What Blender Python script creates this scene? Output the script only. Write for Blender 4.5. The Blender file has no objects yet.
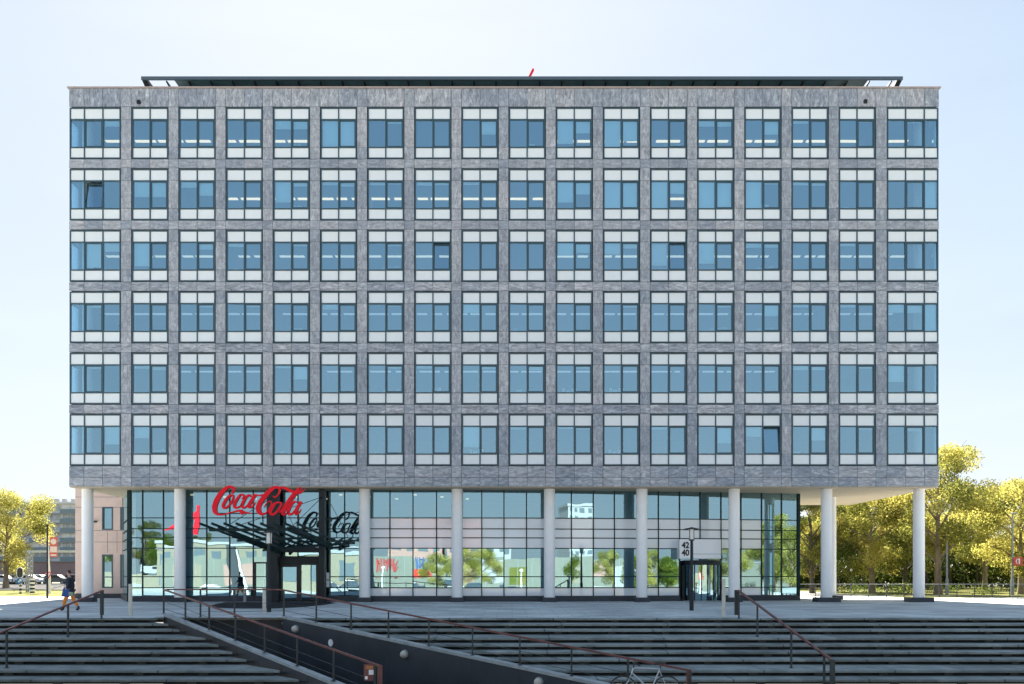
import bpy, bmesh, math, random
import numpy as np
from mathutils import Vector, Matrix
R = math.radians
scn = bpy.context.scene
COL = scn.collection
rng = random.Random(7)
CZ = 1.7          # camera height above the plaza
VX, VY, F = 512.0, 573.0, 1000.0

def P(px, py, Y):                    # point of the place seen at a pixel, at distance Y
    return Vector(((px-VX)/F*Y, Y, CZ+(VY-py)/F*Y))
def PX(px, Y=57.5): return (px-VX)/F*Y
def PZ(py, Y=57.5): return CZ+(VY-py)/F*Y

# ------------------------------------------------------------------ materials
def mat(name, col=(.5,.5,.5), rough=.6, metal=0.0, var=0.0, scale=3.0, bump=0.0, bscale=30.0, spec=.5, col2=None, vs=None, emit=None, es=1.0, coat=0.0):
    m = bpy.data.materials.new(name); m.use_nodes = True
    nt = m.node_tree; b = nt.nodes['Principled BSDF']
    b.inputs['Roughness'].default_value = rough
    b.inputs['Metallic'].default_value = metal
    b.inputs['Specular IOR Level'].default_value = spec
    b.inputs['Coat Weight'].default_value = coat
    c2 = col2 if col2 else tuple(c*(1-var) for c in col)
    b.inputs['Base Color'].default_value = (*col, 1)
    tc = nt.nodes.new('ShaderNodeTexCoord')
    mp = nt.nodes.new('ShaderNodeMapping'); nt.links.new(tc.outputs['Object'], mp.inputs[0])
    if vs: mp.inputs['Scale'].default_value = vs
    if var > 0 or col2:
        n = nt.nodes.new('ShaderNodeTexNoise'); n.inputs['Scale'].default_value = scale; n.inputs['Detail'].default_value = 6; n.inputs['Roughness'].default_value = .62
        nt.links.new(mp.outputs[0], n.inputs['Vector'])
        r = nt.nodes.new('ShaderNodeValToRGB'); r.color_ramp.elements[0].position = .33; r.color_ramp.elements[1].position = .68
        r.color_ramp.elements[0].color = (*c2, 1); r.color_ramp.elements[1].color = (*col, 1)
        nt.links.new(n.outputs['Fac'], r.inputs[0]); nt.links.new(r.outputs[0], b.inputs['Base Color'])
    if bump > 0:
        n2 = nt.nodes.new('ShaderNodeTexNoise'); n2.inputs['Scale'].default_value = bscale; n2.inputs['Detail'].default_value = 4
        nt.links.new(tc.outputs['Object'], n2.inputs['Vector'])
        bp = nt.nodes.new('ShaderNodeBump'); bp.inputs['Strength'].default_value = bump; bp.inputs['Distance'].default_value = .02
        nt.links.new(n2.outputs['Fac'], bp.inputs['Height']); nt.links.new(bp.outputs[0], b.inputs['Normal'])
    if emit:
        b.inputs['Emission Color'].default_value = (*emit, 1); b.inputs['Emission Strength'].default_value = es
    return m

def glass_mat(name, refl=.6, rtint=(.75,.86,.92), ttint=(.55,.68,.72), wav=0.0):
    m = bpy.data.materials.new(name); m.use_nodes = True
    nt = m.node_tree; nt.nodes.clear()
    out = nt.nodes.new('ShaderNodeOutputMaterial'); mx = nt.nodes.new('ShaderNodeMixShader')
    g = nt.nodes.new('ShaderNodeBsdfGlossy'); g.inputs['Roughness'].default_value = 0.0; g.inputs['Color'].default_value = (*rtint, 1)
    t = nt.nodes.new('ShaderNodeBsdfTransparent'); t.inputs['Color'].default_value = (*ttint, 1)
    fr = nt.nodes.new('ShaderNodeFresnel'); fr.inputs['IOR'].default_value = 1.5
    ad = nt.nodes.new('ShaderNodeMath'); ad.operation = 'ADD'; ad.use_clamp = True; ad.inputs[1].default_value = refl
    nt.links.new(fr.outputs[0], ad.inputs[0]); nt.links.new(ad.outputs[0], mx.inputs[0])
    nt.links.new(t.outputs[0], mx.inputs[1]); nt.links.new(g.outputs[0], mx.inputs[2]); nt.links.new(mx.outputs[0], out.inputs[0])
    if wav > 0:
        tc = nt.nodes.new('ShaderNodeTexCoord'); n = nt.nodes.new('ShaderNodeTexNoise'); n.inputs['Scale'].default_value = .55; n.inputs['Detail'].default_value = 1
        nt.links.new(tc.outputs['Object'], n.inputs['Vector'])
        bp = nt.nodes.new('ShaderNodeBump'); bp.inputs['Strength'].default_value = wav; bp.inputs['Distance'].default_value = .03
        nt.links.new(n.outputs['Fac'], bp.inputs['Height']); nt.links.new(bp.outputs[0], g.inputs['Normal'])
    return m

def stone_mat():
    m = bpy.data.materials.new('grey_gneiss'); m.use_nodes = True
    nt = m.node_tree; L = nt.links; b = nt.nodes['Principled BSDF']
    b.inputs['Roughness'].default_value = .5
    tc = nt.nodes.new('ShaderNodeTexCoord'); at = nt.nodes.new('ShaderNodeAttribute'); at.attribute_name = 'rnd'
    sep = nt.nodes.new('ShaderNodeSeparateColor'); L.new(at.outputs['Color'], sep.inputs[0])
    # stretched vein coordinates: R = offset, G = direction, B = tone
    def veins(sc):
        mp = nt.nodes.new('ShaderNodeMapping'); mp.inputs['Scale'].default_value = sc
        off = nt.nodes.new('ShaderNodeCombineXYZ')
        mu = nt.nodes.new('ShaderNodeMath'); mu.operation = 'MULTIPLY'; mu.inputs[1].default_value = 40
        L.new(sep.outputs[0], mu.inputs[0]); L.new(mu.outputs[0], off.inputs[0]); L.new(mu.outputs[0], off.inputs[2])
        L.new(tc.outputs['Object'], mp.inputs[0]); L.new(off.outputs[0], mp.inputs['Location'])
        n = nt.nodes.new('ShaderNodeTexNoise'); n.inputs['Scale'].default_value = 1.0; n.inputs['Detail'].default_value = 8; n.inputs['Roughness'].default_value = .68; n.inputs['Distortion'].default_value = .9
        L.new(mp.outputs[0], n.inputs['Vector']); return n.outputs['Fac']
    h = veins((2.2, 1, 8.0)); v = veins((7.5, 1, 2.6))
    mx = nt.nodes.new('ShaderNodeMix'); L.new(sep.outputs[1], mx.inputs[0]); L.new(h, mx.inputs[2]); L.new(v, mx.inputs[3])
    r = nt.nodes.new('ShaderNodeValToRGB'); e = r.color_ramp.elements
    e[0].position = .33; e[0].color = (.16,.165,.18,1); e[1].position = .70; e[1].color = (.72,.72,.72,1)
    k = e.new(.45); k.color = (.29,.30,.325,1); k = e.new(.55); k.color = (.40,.41,.435,1); k = e.new(.62); k.color = (.54,.545,.56,1)
    L.new(mx.outputs[0], r.inputs[0])
    # tone and slight pink / blue cast of each slab
    hr = nt.nodes.new('ShaderNodeValToRGB'); q = hr.color_ramp.elements
    q[0].color = (.68,.75,.85,1); q[1].color = (1.02,1.02,1.05,1); k = q.new(.5); k.color = (.87,.92,.98,1)
    L.new(sep.outputs[2], hr.inputs[0])
    mm = nt.nodes.new('ShaderNodeMix'); mm.data_type = 'RGBA'; mm.blend_type = 'MULTIPLY'; mm.inputs[0].default_value = 1
    L.new(r.outputs[0], mm.inputs[6]); L.new(hr.outputs[0], mm.inputs[7])
    L.new(mm.outputs[2], b.inputs['Base Color'])
    return m

def paving_mat():
    m = bpy.data.materials.new('plaza_paving'); m.use_nodes = True
    nt = m.node_tree; L = nt.links; b = nt.nodes['Principled BSDF']; b.inputs['Roughness'].default_value = .75
    tc = nt.nodes.new('ShaderNodeTexCoord')
    br = nt.nodes.new('ShaderNodeTexBrick'); br.inputs['Scale'].default_value = 1.0; br.inputs['Mortar Size'].default_value = .012
    br.inputs['Brick Width'].default_value = 1.2; br.inputs['Row Height'].default_value = 1.2; br.offset = 0.5
    br.inputs['Color1'].default_value = (.52,.54,.53,1); br.inputs['Color2'].default_value = (.60,.62,.61,1); br.inputs['Mortar'].default_value = (.24,.26,.27,1)
    L.new(tc.outputs['Object'], br.inputs['Vector'])
    n = nt.nodes.new('ShaderNodeTexNoise'); n.inputs['Scale'].default_value = .35; n.inputs['Detail'].default_value = 7; n.inputs['Roughness'].default_value = .65
    L.new(tc.outputs['Object'], n.inputs['Vector'])
    r = nt.nodes.new('ShaderNodeValToRGB'); r.color_ramp.elements[0].position=.35; r.color_ramp.elements[0].color = (.60,.62,.64,1); r.color_ramp.elements[1].position=.65; r.color_ramp.elements[1].color = (1.1,1.1,1.1,1)
    L.new(n.outputs['Fac'], r.inputs[0])
    mm = nt.nodes.new('ShaderNodeMix'); mm.data_type = 'RGBA'; mm.blend_type = 'MULTIPLY'; mm.inputs[0].default_value = 1
    L.new(br.outputs['Color'], mm.inputs[6]); L.new(r.outputs[0], mm.inputs[7]); L.new(mm.outputs[2], b.inputs['Base Color'])
    return m

def leaf_mat(name, ramp, trans=.5):
    m = bpy.data.materials.new(name); m.use_nodes = True
    nt = m.node_tree; nt.nodes.clear(); L = nt.links
    out = nt.nodes.new('ShaderNodeOutputMaterial'); mx = nt.nodes.new('ShaderNodeMixShader'); mx.inputs[0].default_value = trans
    d = nt.nodes.new('ShaderNodeBsdfDiffuse'); t = nt.nodes.new('ShaderNodeBsdfTranslucent')
    at = nt.nodes.new('ShaderNodeAttribute'); at.attribute_name = 'rnd'
    r = nt.nodes.new('ShaderNodeValToRGB'); e = r.color_ramp.elements
    e[0].color = (*ramp[0],1); e[1].color = (*ramp[-1],1)
    for i, c in enumerate(ramp[1:-1]):
        k = e.new((i+1)/(len(ramp)-1)); k.color = (*c,1)
    L.new(at.outputs['Fac'], r.inputs[0]); L.new(r.outputs[0], d.inputs[0]); L.new(r.outputs[0], t.inputs[0])
    L.new(d.outputs[0], mx.inputs[1]); L.new(t.outputs[0], mx.inputs[2]); L.new(mx.outputs[0], out.inputs[0])
    return m

M = dict(
 stone=stone_mat(), paving=paving_mat(),
 back=mat('dark_backing', (.03,.035,.04), .8),
 frame=mat('slate_blue_frame', (.032,.078,.108), .4, var=.2),
 dark=mat('dark_metal', (.014,.022,.028), .5, 0, var=.2, spec=.3),
 darkgreen=mat('dark_green_steel', (.012,.036,.038), .6, 0, var=.3, spec=.2),
 panel=mat('white_glass_panel', (.74,.79,.82), .25, var=.06, scale=.6, coat=.3),
 curtain=mat('curtained_window', (.62,.66,.68), .4, var=.5, scale=1.5),
 clutter=mat('desk_clutter', (.42,.47,.50), .8),
 blind=mat('pale_blind', (.90,.93,.90), .8),
 glass=glass_mat('blue_window_glass', .40, (.52,.82,1.0), (.58,.78,.88), .16),
 lobby=glass_mat('lobby_glass', .40, (.55,.86,1.0), (.36,.52,.56), .10),
 white=mat('white_render_column', (.88,.88,.88), .5, var=.06, scale=1.2),
 capping=mat('coping_copper', (.42,.34,.32), .5, var=.2),
 conc=mat('soffit_render', (.52,.43,.31), .8, var=.1, scale=.4),
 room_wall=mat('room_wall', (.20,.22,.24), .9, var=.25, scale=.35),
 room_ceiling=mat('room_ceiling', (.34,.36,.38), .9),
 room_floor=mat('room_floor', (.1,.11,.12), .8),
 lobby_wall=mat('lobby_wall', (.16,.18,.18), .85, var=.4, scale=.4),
 lamp1=mat('lit_tube', (1,.9,.75), .5, emit=(1,.68,.40), es=.42),
 lamp2=mat('lit_tube_dim', (1,.9,.75), .5, emit=(1,.86,.66), es=.20),
 lamp3=mat('lit_tube_faint', (1,.9,.75), .5, emit=(.9,.95,1), es=.09),
 glazeroof=mat('roof_glazing', (.12,.24,.29), .4, var=.2),
 plinth=mat('dark_plinth_stone', (.035,.042,.055), .55, var=.3, scale=2),
 step=mat('step_concrete', (.26,.29,.285), .75, col2=(.13,.155,.15), scale=1.4, bump=.3, bscale=25),
 block=mat('support_concrete', (.09,.10,.10), .9),
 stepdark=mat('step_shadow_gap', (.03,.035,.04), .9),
 coping=mat('coping_concrete', (.40,.43,.44), .75, col2=(.25,.28,.29), scale=2.5),
 trench=mat('dark_slate_wall', (.040,.046,.056), .6, var=.35, scale=.8),
 rail=mat('oxide_red_rail', (.17,.055,.048), .5, var=.35, scale=3),
 post=mat('dark_post', (.03,.042,.045), .5, var=.3),
 red=mat('sign_red', (.80,.008,.022), .6, spec=.2),
 redside=mat('sign_red_side', (.30,.005,.012), .45),
 grey_back=mat('sign_back', (.045,.05,.05), .6),
 black=mat('black_paint', (.01,.01,.012), .5),
 cream=mat('cream_bollard', (.62,.60,.52), .55, var=.2, scale=5),
 grey=mat('grey_metal', (.33,.35,.36), .5, .2, var=.2),
 pink=mat('pink_stone', (.70,.53,.46), .8, col2=(.60,.46,.41), scale=1.5, bump=.2),
 grass=mat('grass', (.10,.125,.025), 1.0, spec=.05, col2=(.20,.18,.055), scale=.25, bump=.5, bscale=9),
 low_pave=mat('lower_paving', (.58,.56,.52), .85, var=.12, scale=.3),
 asphalt=mat('asphalt', (.05,.05,.053), 1.0, spec=.1, var=.3, scale=1),
 earth=mat('far_ground', (.26,.26,.20), 1.0, spec=.1, var=.4, scale=.05),
 light_pave=mat('light_pavement', (.38,.37,.34), .95, spec=.2, var=.15, scale=.4),
 bark=mat('plane_bark', (.34,.27,.18), .85, col2=(.16,.12,.08), scale=2.0, bump=.4, bscale=8, vs=(1,1,.35)),
 darkbark=mat('dark_bark', (.09,.075,.055), .9, var=.4, scale=2),
)
def add_joints(m, pitch):
    nt = m.node_tree; L = nt.links; b = nt.nodes['Principled BSDF']; src = b.inputs['Base Color'].links[0].from_socket
    tc = nt.nodes.new('ShaderNodeTexCoord'); sx = nt.nodes.new('ShaderNodeSeparateXYZ'); oi = nt.nodes.new('ShaderNodeObjectInfo')
    L.new(tc.outputs['Object'], sx.inputs[0])
    a = nt.nodes.new('ShaderNodeMath'); a.operation = 'MULTIPLY_ADD'; a.inputs[1].default_value = 7.3; L.new(oi.outputs['Random'], a.inputs[0]); L.new(sx.outputs[0], a.inputs[2])
    d = nt.nodes.new('ShaderNodeMath'); d.operation = 'PINGPONG'; d.inputs[1].default_value = pitch/2; L.new(a.outputs[0], d.inputs[0])
    c = nt.nodes.new('ShaderNodeMath'); c.operation = 'LESS_THAN'; c.inputs[1].default_value = .022; L.new(d.outputs[0], c.inputs[0])
    mx = nt.nodes.new('ShaderNodeMix'); mx.data_type = 'RGBA'; L.new(c.outputs[0], mx.inputs[0]); L.new(src, mx.inputs[6]); mx.inputs[7].default_value = (.06,.07,.075,1)
    # each cast slab slightly different
    f = nt.nodes.new('ShaderNodeMath'); f.operation = 'DIVIDE'; f.inputs[1].default_value = pitch; L.new(a.outputs[0], f.inputs[0])
    fl = nt.nodes.new('ShaderNodeMath'); fl.operation = 'ROUND'; L.new(f.outputs[0], fl.inputs[0])
    wn = nt.nodes.new('ShaderNodeTexWhiteNoise'); wn.noise_dimensions = '1D'; L.new(fl.outputs[0], wn.inputs['W'])
    mr = nt.nodes.new('ShaderNodeMapRange'); mr.inputs[3].default_value = .80; mr.inputs[4].default_value = 1.18; L.new(wn.outputs['Value'], mr.inputs[0])
    vm = nt.nodes.new('ShaderNodeVectorMath'); vm.operation = 'SCALE'; L.new(mx.outputs[2], vm.inputs[0]); L.new(mr.outputs[0], vm.inputs['Scale']); L.new(vm.outputs[0], b.inputs['Base Color'])
add_joints(M['step'], 3.9)
LEAF = dict(
 yellow=leaf_mat('yellow_leaves', [(.06,.07,.022),(.24,.25,.055),(.52,.48,.12),(.68,.60,.22)], .5),
 olive=leaf_mat('olive_leaves', [(.035,.05,.016),(.09,.11,.03),(.24,.22,.055),(.42,.33,.10)], .45),
 green=leaf_mat('green_leaves', [(.05,.08,.02),(.12,.17,.03),(.24,.28,.05),(.38,.37,.07)], .4),
 dark=leaf_mat('wood_leaves', [(.018,.026,.010),(.035,.048,.016),(.07,.09,.02),(.17,.19,.03)], .3),
)

# ------------------------------------------------------------------ mesh helpers
class MB:
    def __init__(s): s.v = []; s.f = []; s.c = []; s.mi = []
    def quad(s, a, b, c, d, col=None, mi=0):
        n = len(s.v); s.v += [tuple(a), tuple(b), tuple(c), tuple(d)]; s.f.append((n,n+1,n+2,n+3)); s.c.append(col); s.mi.append(mi)
    def poly(s, pts, mi=0):
        n = len(s.v); s.v += [tuple(p) for p in pts]; s.f.append(tuple(range(n, n+len(pts)))); s.c.append(None); s.mi.append(mi)
    def box(s, x0, x1, y0, y1, z0, z1, col=None, mi=0):
        n = len(s.v)
        s.v += [(x0,y0,z0),(x1,y0,z0),(x1,y1,z0),(x0,y1,z0),(x0,y0,z1),(x1,y0,z1),(x1,y1,z1),(x0,y1,z1)]
        for q in ((0,1,5,4),(1,2,6,5),(2,3,7,6),(3,0,4,7),(4,5,6,7),(3,2,1,0)):
            s.f.append(tuple(n+i for i in q)); s.c.append(col); s.mi.append(mi)
    def bar(s, a, b, w, h=None, up=Vector((0,0,1)), mi=0):        # rectangular bar from a to b
        a, b = Vector(a), Vector(b); h = h or w; d = (b-a).normalized()
        if abs(d.dot(up)) > .98: up = Vector((0,1,0))
        x = d.cross(up).normalized()*w/2; y = x.cross(d).normalized()*h/2
        n = len(s.v)
        for p in (a, b): s.v += [tuple(p-x-y), tuple(p+x-y), tuple(p+x+y), tuple(p-x+y)]
        for q in ((3,2,1,0),(4,5,6,7),(0,1,5,4),(1,2,6,5),(2,3,7,6),(3,0,4,7)):
            s.f.append(tuple(n+i for i in q)); s.c.append(None); s.mi.append(mi)
    def tube(s, pts, rad, seg=10, caps=True, mi=0):
        pts = [Vector(p) for p in pts]; rad = rad if isinstance(rad, (list, tuple)) else [rad]*len(pts)
        base = len(s.v); up = Vector((0,0,1))
        for i, p in enumerate(pts):
            d = ((pts[min(i+1,len(pts)-1)]-pts[max(i-1,0)])).normalized()
            u = up if abs(d.dot(up)) < .95 else Vector((0,1,0))
            x = d.cross(u).normalized(); y = x.cross(d).normalized()
            for k in range(seg):
                a = 2*math.pi*k/seg; s.v.append(tuple(p+(x*math.cos(a)+y*math.sin(a))*rad[i]))
        for i in range(len(pts)-1):
            for k in range(seg):
                a = base+i*seg+k; b = base+i*seg+(k+1)%seg
                s.f.append((a,b,b+seg,a+seg)); s.c.append(None); s.mi.append(mi)
        if caps:
            s.f.append(tuple(base+k for k in range(seg))[::-1]); s.c.append(None); s.mi.append(mi)
            e = base+(len(pts)-1)*seg; s.f.append(tuple(e+k for k in range(seg))); s.c.append(None); s.mi.append(mi)
    def lathe(s, cx, cy, prof, seg=24, mi=0):                     # prof: [(r,z)]
        s.tube([(cx,cy,z) for r,z in prof], [r for r,z in prof], seg, True, mi)
    def prism(s, pts, off, mi=0):                                 # planar polygon pts extruded by off
        n = len(s.v); k = len(pts); off = Vector(off)
        s.v += [tuple(p) for p in pts] + [tuple(Vector(p)+off) for p in pts]
        s.f.append(tuple(range(n, n+k))); s.f.append(tuple(range(n+2*k-1, n+k-1, -1)))
        for i in range(k): s.f.append((n+i, n+k+i, n+k+(i+1)%k, n+(i+1)%k))
        s.c += [None]*(k+2); s.mi += [mi]*(k+2)
    def mesh(s, name, mats, smooth=False, fixn=True):
        me = bpy.data.meshes.new(name); me.from_pydata(s.v, [], s.f)
        mats = mats if isinstance(mats, (list, tuple)) else [mats]
        for m in mats: me.materials.append(m)
        me.polygons.foreach_set('material_index', s.mi)
        if any(c is not None for c in s.c):
            ca = me.color_attributes.new('rnd', 'FLOAT_COLOR', 'CORNER'); arr = []
            for f, c in zip(s.f, s.c):
                c = c or (0,0,0); arr += [c[0], c[1], c[2], 1]*len(f)
            ca.data.foreach_set('color', arr)
        me.validate(); me.update()
        if fixn:
            bm = bmesh.new(); bm.from_mesh(me); bmesh.ops.recalc_face_normals(bm, faces=bm.faces); bm.to_mesh(me); bm.free()
        if smooth:
            me.polygons.foreach_set('use_smooth', [True]*len(me.polygons))
            try: me.set_sharp_from_angle(angle=R(35))
            except Exception: pass
        return me
    def build(s, name, mats, parent=None, smooth=False, loc=None, fixn=True):
        me = s.mesh(name, mats, smooth, fixn); return link(name, me, parent, loc)

def link(name, me, parent=None, loc=None):
    o = bpy.data.objects.new(name, me); COL.objects.link(o)
    if parent is not None: o.parent = parent
    if loc is not None: o.location = loc
    return o
def tag(o, label=None, cat=None, group=None, kind=None):
    if label: o['label'] = label
    if cat: o['category'] = cat
    if group: o['group'] = group
    if kind: o['kind'] = kind
    return o
def thing(name, label, cat, loc=(0,0,0), rz=0, group=None):
    o = bpy.data.objects.new(name, None); COL.objects.link(o); o.location = loc; o.rotation_euler = (0,0,rz)
    o.empty_display_size = .3
    return tag(o, label, cat, group)
def copy_tree(o, parent=None):
    c = o.copy(); COL.objects.link(c); c.parent = parent
    for ch in list(o.children): copy_tree(ch, c)
    return c

# ------------------------------------------------------------------ camera, world, sun
cam = bpy.data.cameras.new('camera'); co = bpy.data.objects.new('camera', cam); COL.objects.link(co)
co.location = (0,0,CZ); co.rotation_euler = (R(90),0,0); cam.sensor_width = 36; cam.lens = 36*F/1024
cam.shift_x = 0.0; cam.shift_y = (VY-342)/1024; cam.clip_end = 6000; cam.clip_start = .1
scn.camera = co
SUN_EL, SUN_AZ = 36, -8.5       # azimuth from +Y, towards -X negative
w = bpy.data.worlds.new('World'); scn.world = w; w.use_nodes = True
nt = w.node_tree; bg = nt.nodes['Background']
sky = nt.nodes.new('ShaderNodeTexSky'); sky.sky_type = 'NISHITA'; sky.sun_disc = False
sky.sun_elevation = R(SUN_EL); sky.sun_rotation = R(SUN_AZ); sky.air_density = 1.0; sky.dust_density = 0.35; sky.ozone_density = 1.0; sky.altitude = 0
# sky colour compressed: less sun-side glow, relatively more light on the facade, c -> A*c/(c+k) in each channel
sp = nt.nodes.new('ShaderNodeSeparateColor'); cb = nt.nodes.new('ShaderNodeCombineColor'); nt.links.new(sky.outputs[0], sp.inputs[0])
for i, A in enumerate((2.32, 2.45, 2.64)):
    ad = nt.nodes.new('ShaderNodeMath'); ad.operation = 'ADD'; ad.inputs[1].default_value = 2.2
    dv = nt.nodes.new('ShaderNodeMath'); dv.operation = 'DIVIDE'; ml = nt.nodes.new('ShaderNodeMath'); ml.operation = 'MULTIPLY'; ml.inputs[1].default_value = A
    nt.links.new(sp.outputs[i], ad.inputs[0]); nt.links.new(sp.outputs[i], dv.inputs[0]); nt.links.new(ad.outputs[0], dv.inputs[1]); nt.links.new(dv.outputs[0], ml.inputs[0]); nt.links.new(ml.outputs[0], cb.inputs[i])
tcw = nt.nodes.new('ShaderNodeTexCoord'); mpw = nt.nodes.new('ShaderNodeMapping'); mpw.inputs['Scale'].default_value = (2.0,2.0,9.0); mpw.inputs['Rotation'].default_value = (0,R(14),0)
nzw = nt.nodes.new('ShaderNodeTexNoise'); nzw.inputs['Scale'].default_value = 1.6; nzw.inputs['Detail'].default_value = 7; nzw.inputs['Distortion'].default_value = .6
rw = nt.nodes.new('ShaderNodeMapRange'); rw.inputs[1].default_value = .35; rw.inputs[2].default_value = .75; rw.inputs[3].default_value = .985; rw.inputs[4].default_value = 1.03
vm = nt.nodes.new('ShaderNodeVectorMath'); vm.operation = 'SCALE'
nt.links.new(tcw.outputs['Generated'], mpw.inputs[0]); nt.links.new(mpw.outputs[0], nzw.inputs['Vector']); nt.links.new(nzw.outputs['Fac'], rw.inputs[0])
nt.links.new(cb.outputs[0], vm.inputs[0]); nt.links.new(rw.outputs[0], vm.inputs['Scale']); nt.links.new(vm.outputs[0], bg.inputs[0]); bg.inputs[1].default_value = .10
sl = bpy.data.lights.new('sun', 'SUN'); sl.energy = 5.0; sl.angle = R(.53); sl.color = (1,.93,.82)
so = bpy.data.objects.new('sun', sl); COL.objects.link(so)
sd = Vector((math.sin(R(SUN_AZ))*math.cos(R(SUN_EL)), math.cos(R(SUN_AZ))*math.cos(R(SUN_EL)), math.sin(R(SUN_EL))))
so.rotation_euler = sd.to_track_quat('Z', 'Y').to_euler(); so.location = sd*100
vs_ = scn.view_settings; vs_.view_transform = 'Standard'; vs_.look = 'None'; vs_.gamma = 1; vs_.exposure = 2.35; vs_.use_curve_mapping = False

# ------------------------------------------------------------------ ground and setting
Y0, LOW = 37.6, -1.53
S0 = Vector((-13.4, 38.1)); SD = Vector((.813, -1.0))       # near side of the sunken ramp (per metre of -Y)
F0 = Vector((-8.65, 37.6)); FD = Vector((1.149, -1.0))
def nearX(Y): return S0.x + .813*(S0.y-Y)
def farX(Y): return F0.x + 1.149*(F0.y-Y)
def stairz(Y): return -.151*max(0, Y0-Y)
BIG = 1800
m = MB()
m.quad((-BIG,Y0+.2,-.03),(BIG,Y0+.2,-.03),(BIG,BIG,-.03),(-BIG,BIG,-.03))
m.quad((-BIG,-BIG,LOW),(BIG,-BIG,LOW),(BIG,20,LOW),(-BIG,20,LOW))
m.quad((-BIG,20,LOW),(nearX(20),20,LOW),(nearX(28.2),28.2,LOW),(-BIG,28.2,LOW))
m.quad((farX(20)+.2,20,LOW),(BIG,20,LOW),(BIG,28.2,LOW),(farX(28.2)+.2,28.2,LOW))
for sx in (-1, 1):
    m.quad((sx*62,28.2,LOW),(sx*BIG,28.2,LOW),(sx*BIG,Y0+.2,-.03),(sx*62,Y0+.2,-.03))
tag(m.build('ground', M['earth']), 'wide open ground of the surroundings', kind='structure')
m = MB(); m.quad((-62,Y0+.3,0),(62,Y0+.3,0),(62,68.2,0),(-62,68.2,0)); m.quad((-26,68.2,0),(27,68.2,0),(27,73.5,0),(-26,73.5,0))
tag(m.build('plaza', M['paving']), 'blue grey concrete slab plaza in front of the office building', kind='structure')
m = MB(); m.quad((27,68.2,.0),(62,68.2,.0),(62,69.2,.0),(27,69.2,.0)); m.quad((-70,68.2,0),(-26,68.2,0),(-26,73,0),(-70,73,0)); m.quad((-26,73.5,-.004),(27,73.5,-.004),(27,92,-.004),(-26,92,-.004))
tag(m.build('pavement', M['light_pave']), 'pale sunlit pavement beyond the plaza', kind='structure')
m = MB(); m.quad((27,69.2,-.006),(140,69.2,-.006),(140,130,-.006),(27,130,-.006)); m.quad((-140,73,-.006),(-26,73,-.006),(-26,97,-.006),(-140,97,-.006))
m.quad((-26,92,-.012),(27,92,-.012),(27,130,-.012),(-26,130,-.012))
tag(m.build('lawn', M['grass']), 'dry yellow green lawn', kind='structure')
m = MB(); m.quad((-400,101,-.002),(-27,101,-.002),(-27,150,-.002),(-400,150,-.002))
tag(m.build('road', M['asphalt']), 'road behind the lawn on the left', kind='structure')
m = MB()
for s in (0,1): m.quad((-400,112+s*16,.003),(-27,112+s*16,.003),(-27,112.2+s*16,.003),(-400,112.2+s*16,.003))
tag(m.build('road_marking', M['white']), kind='structure')
m = MB()
m.box(-400,-27,97,98.0,-.05,.12); m.box(-400,-27,150.5,151.5,-.05,.12)
tag(m.build('kerb', M['light_pave']), kind='structure')
m = MB(); m.quad((-140,-150,LOW+.006),(160,-150,LOW+.006),(160,19.9,LOW+.006),(-140,19.9,LOW+.006))
tag(m.build('lower_plaza', M['low_pave']), kind='structure')
# dark paved apron in front of the left entrance
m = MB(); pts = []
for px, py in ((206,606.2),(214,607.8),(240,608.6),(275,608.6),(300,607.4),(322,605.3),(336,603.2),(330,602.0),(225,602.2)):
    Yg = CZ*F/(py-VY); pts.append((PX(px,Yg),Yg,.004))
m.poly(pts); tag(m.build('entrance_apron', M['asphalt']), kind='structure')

# ------------------------------------------------------------------ stairs
EDGE = [37.6,36.75,35.9,34.05,33.2,32.35,31.5,29.7,28.75]
def flight(name, x_of, side, label):
    root = thing(name, label, 'stairs')
    root['kind'] = 'structure'
    del root['category']
    for i, Ye in enumerate(EDGE):
        z = -.17*i; Yb = (EDGE[i-1] if i else 39.2)+.42
        if i == 0: Yb = Y0+.3
        a = -62 if side < 0 else 62
        gap = -.32 if side < 0 else .1
        x1 = x_of(Ye)+gap; x2 = x_of(Yb)+gap
        m = MB(); top = [(a,Ye,z),(x1,Ye,z),(x2,Yb,z),(a,Yb,z)] if side < 0 else [(x1,Ye,z),(a,Ye,z),(a,Yb,z),(x2,Yb,z)]
        m.prism(top, (0,0,-.078))
        o = m.build('tread', M['step'], root)
        bv = o.modifiers.new('bevel', 'BEVEL'); bv.width = .012; bv.segments = 1; bv.limit_method = 'ANGLE'
    # recessed supporting blocks and the dark void behind them
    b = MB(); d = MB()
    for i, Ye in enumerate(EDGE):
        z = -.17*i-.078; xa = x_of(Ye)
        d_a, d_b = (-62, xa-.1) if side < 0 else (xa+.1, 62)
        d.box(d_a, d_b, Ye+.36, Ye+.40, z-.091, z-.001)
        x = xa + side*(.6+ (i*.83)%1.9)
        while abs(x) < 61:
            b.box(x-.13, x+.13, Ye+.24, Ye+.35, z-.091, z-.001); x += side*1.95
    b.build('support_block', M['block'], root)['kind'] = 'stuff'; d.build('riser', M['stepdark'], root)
    return root
flight('stairs', nearX, -1, 'broad concrete steps left of the sunken ramp')
flight('stairs', lambda y: farX(y)+.25, 1, 'broad concrete steps right of the sunken ramp')

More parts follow.
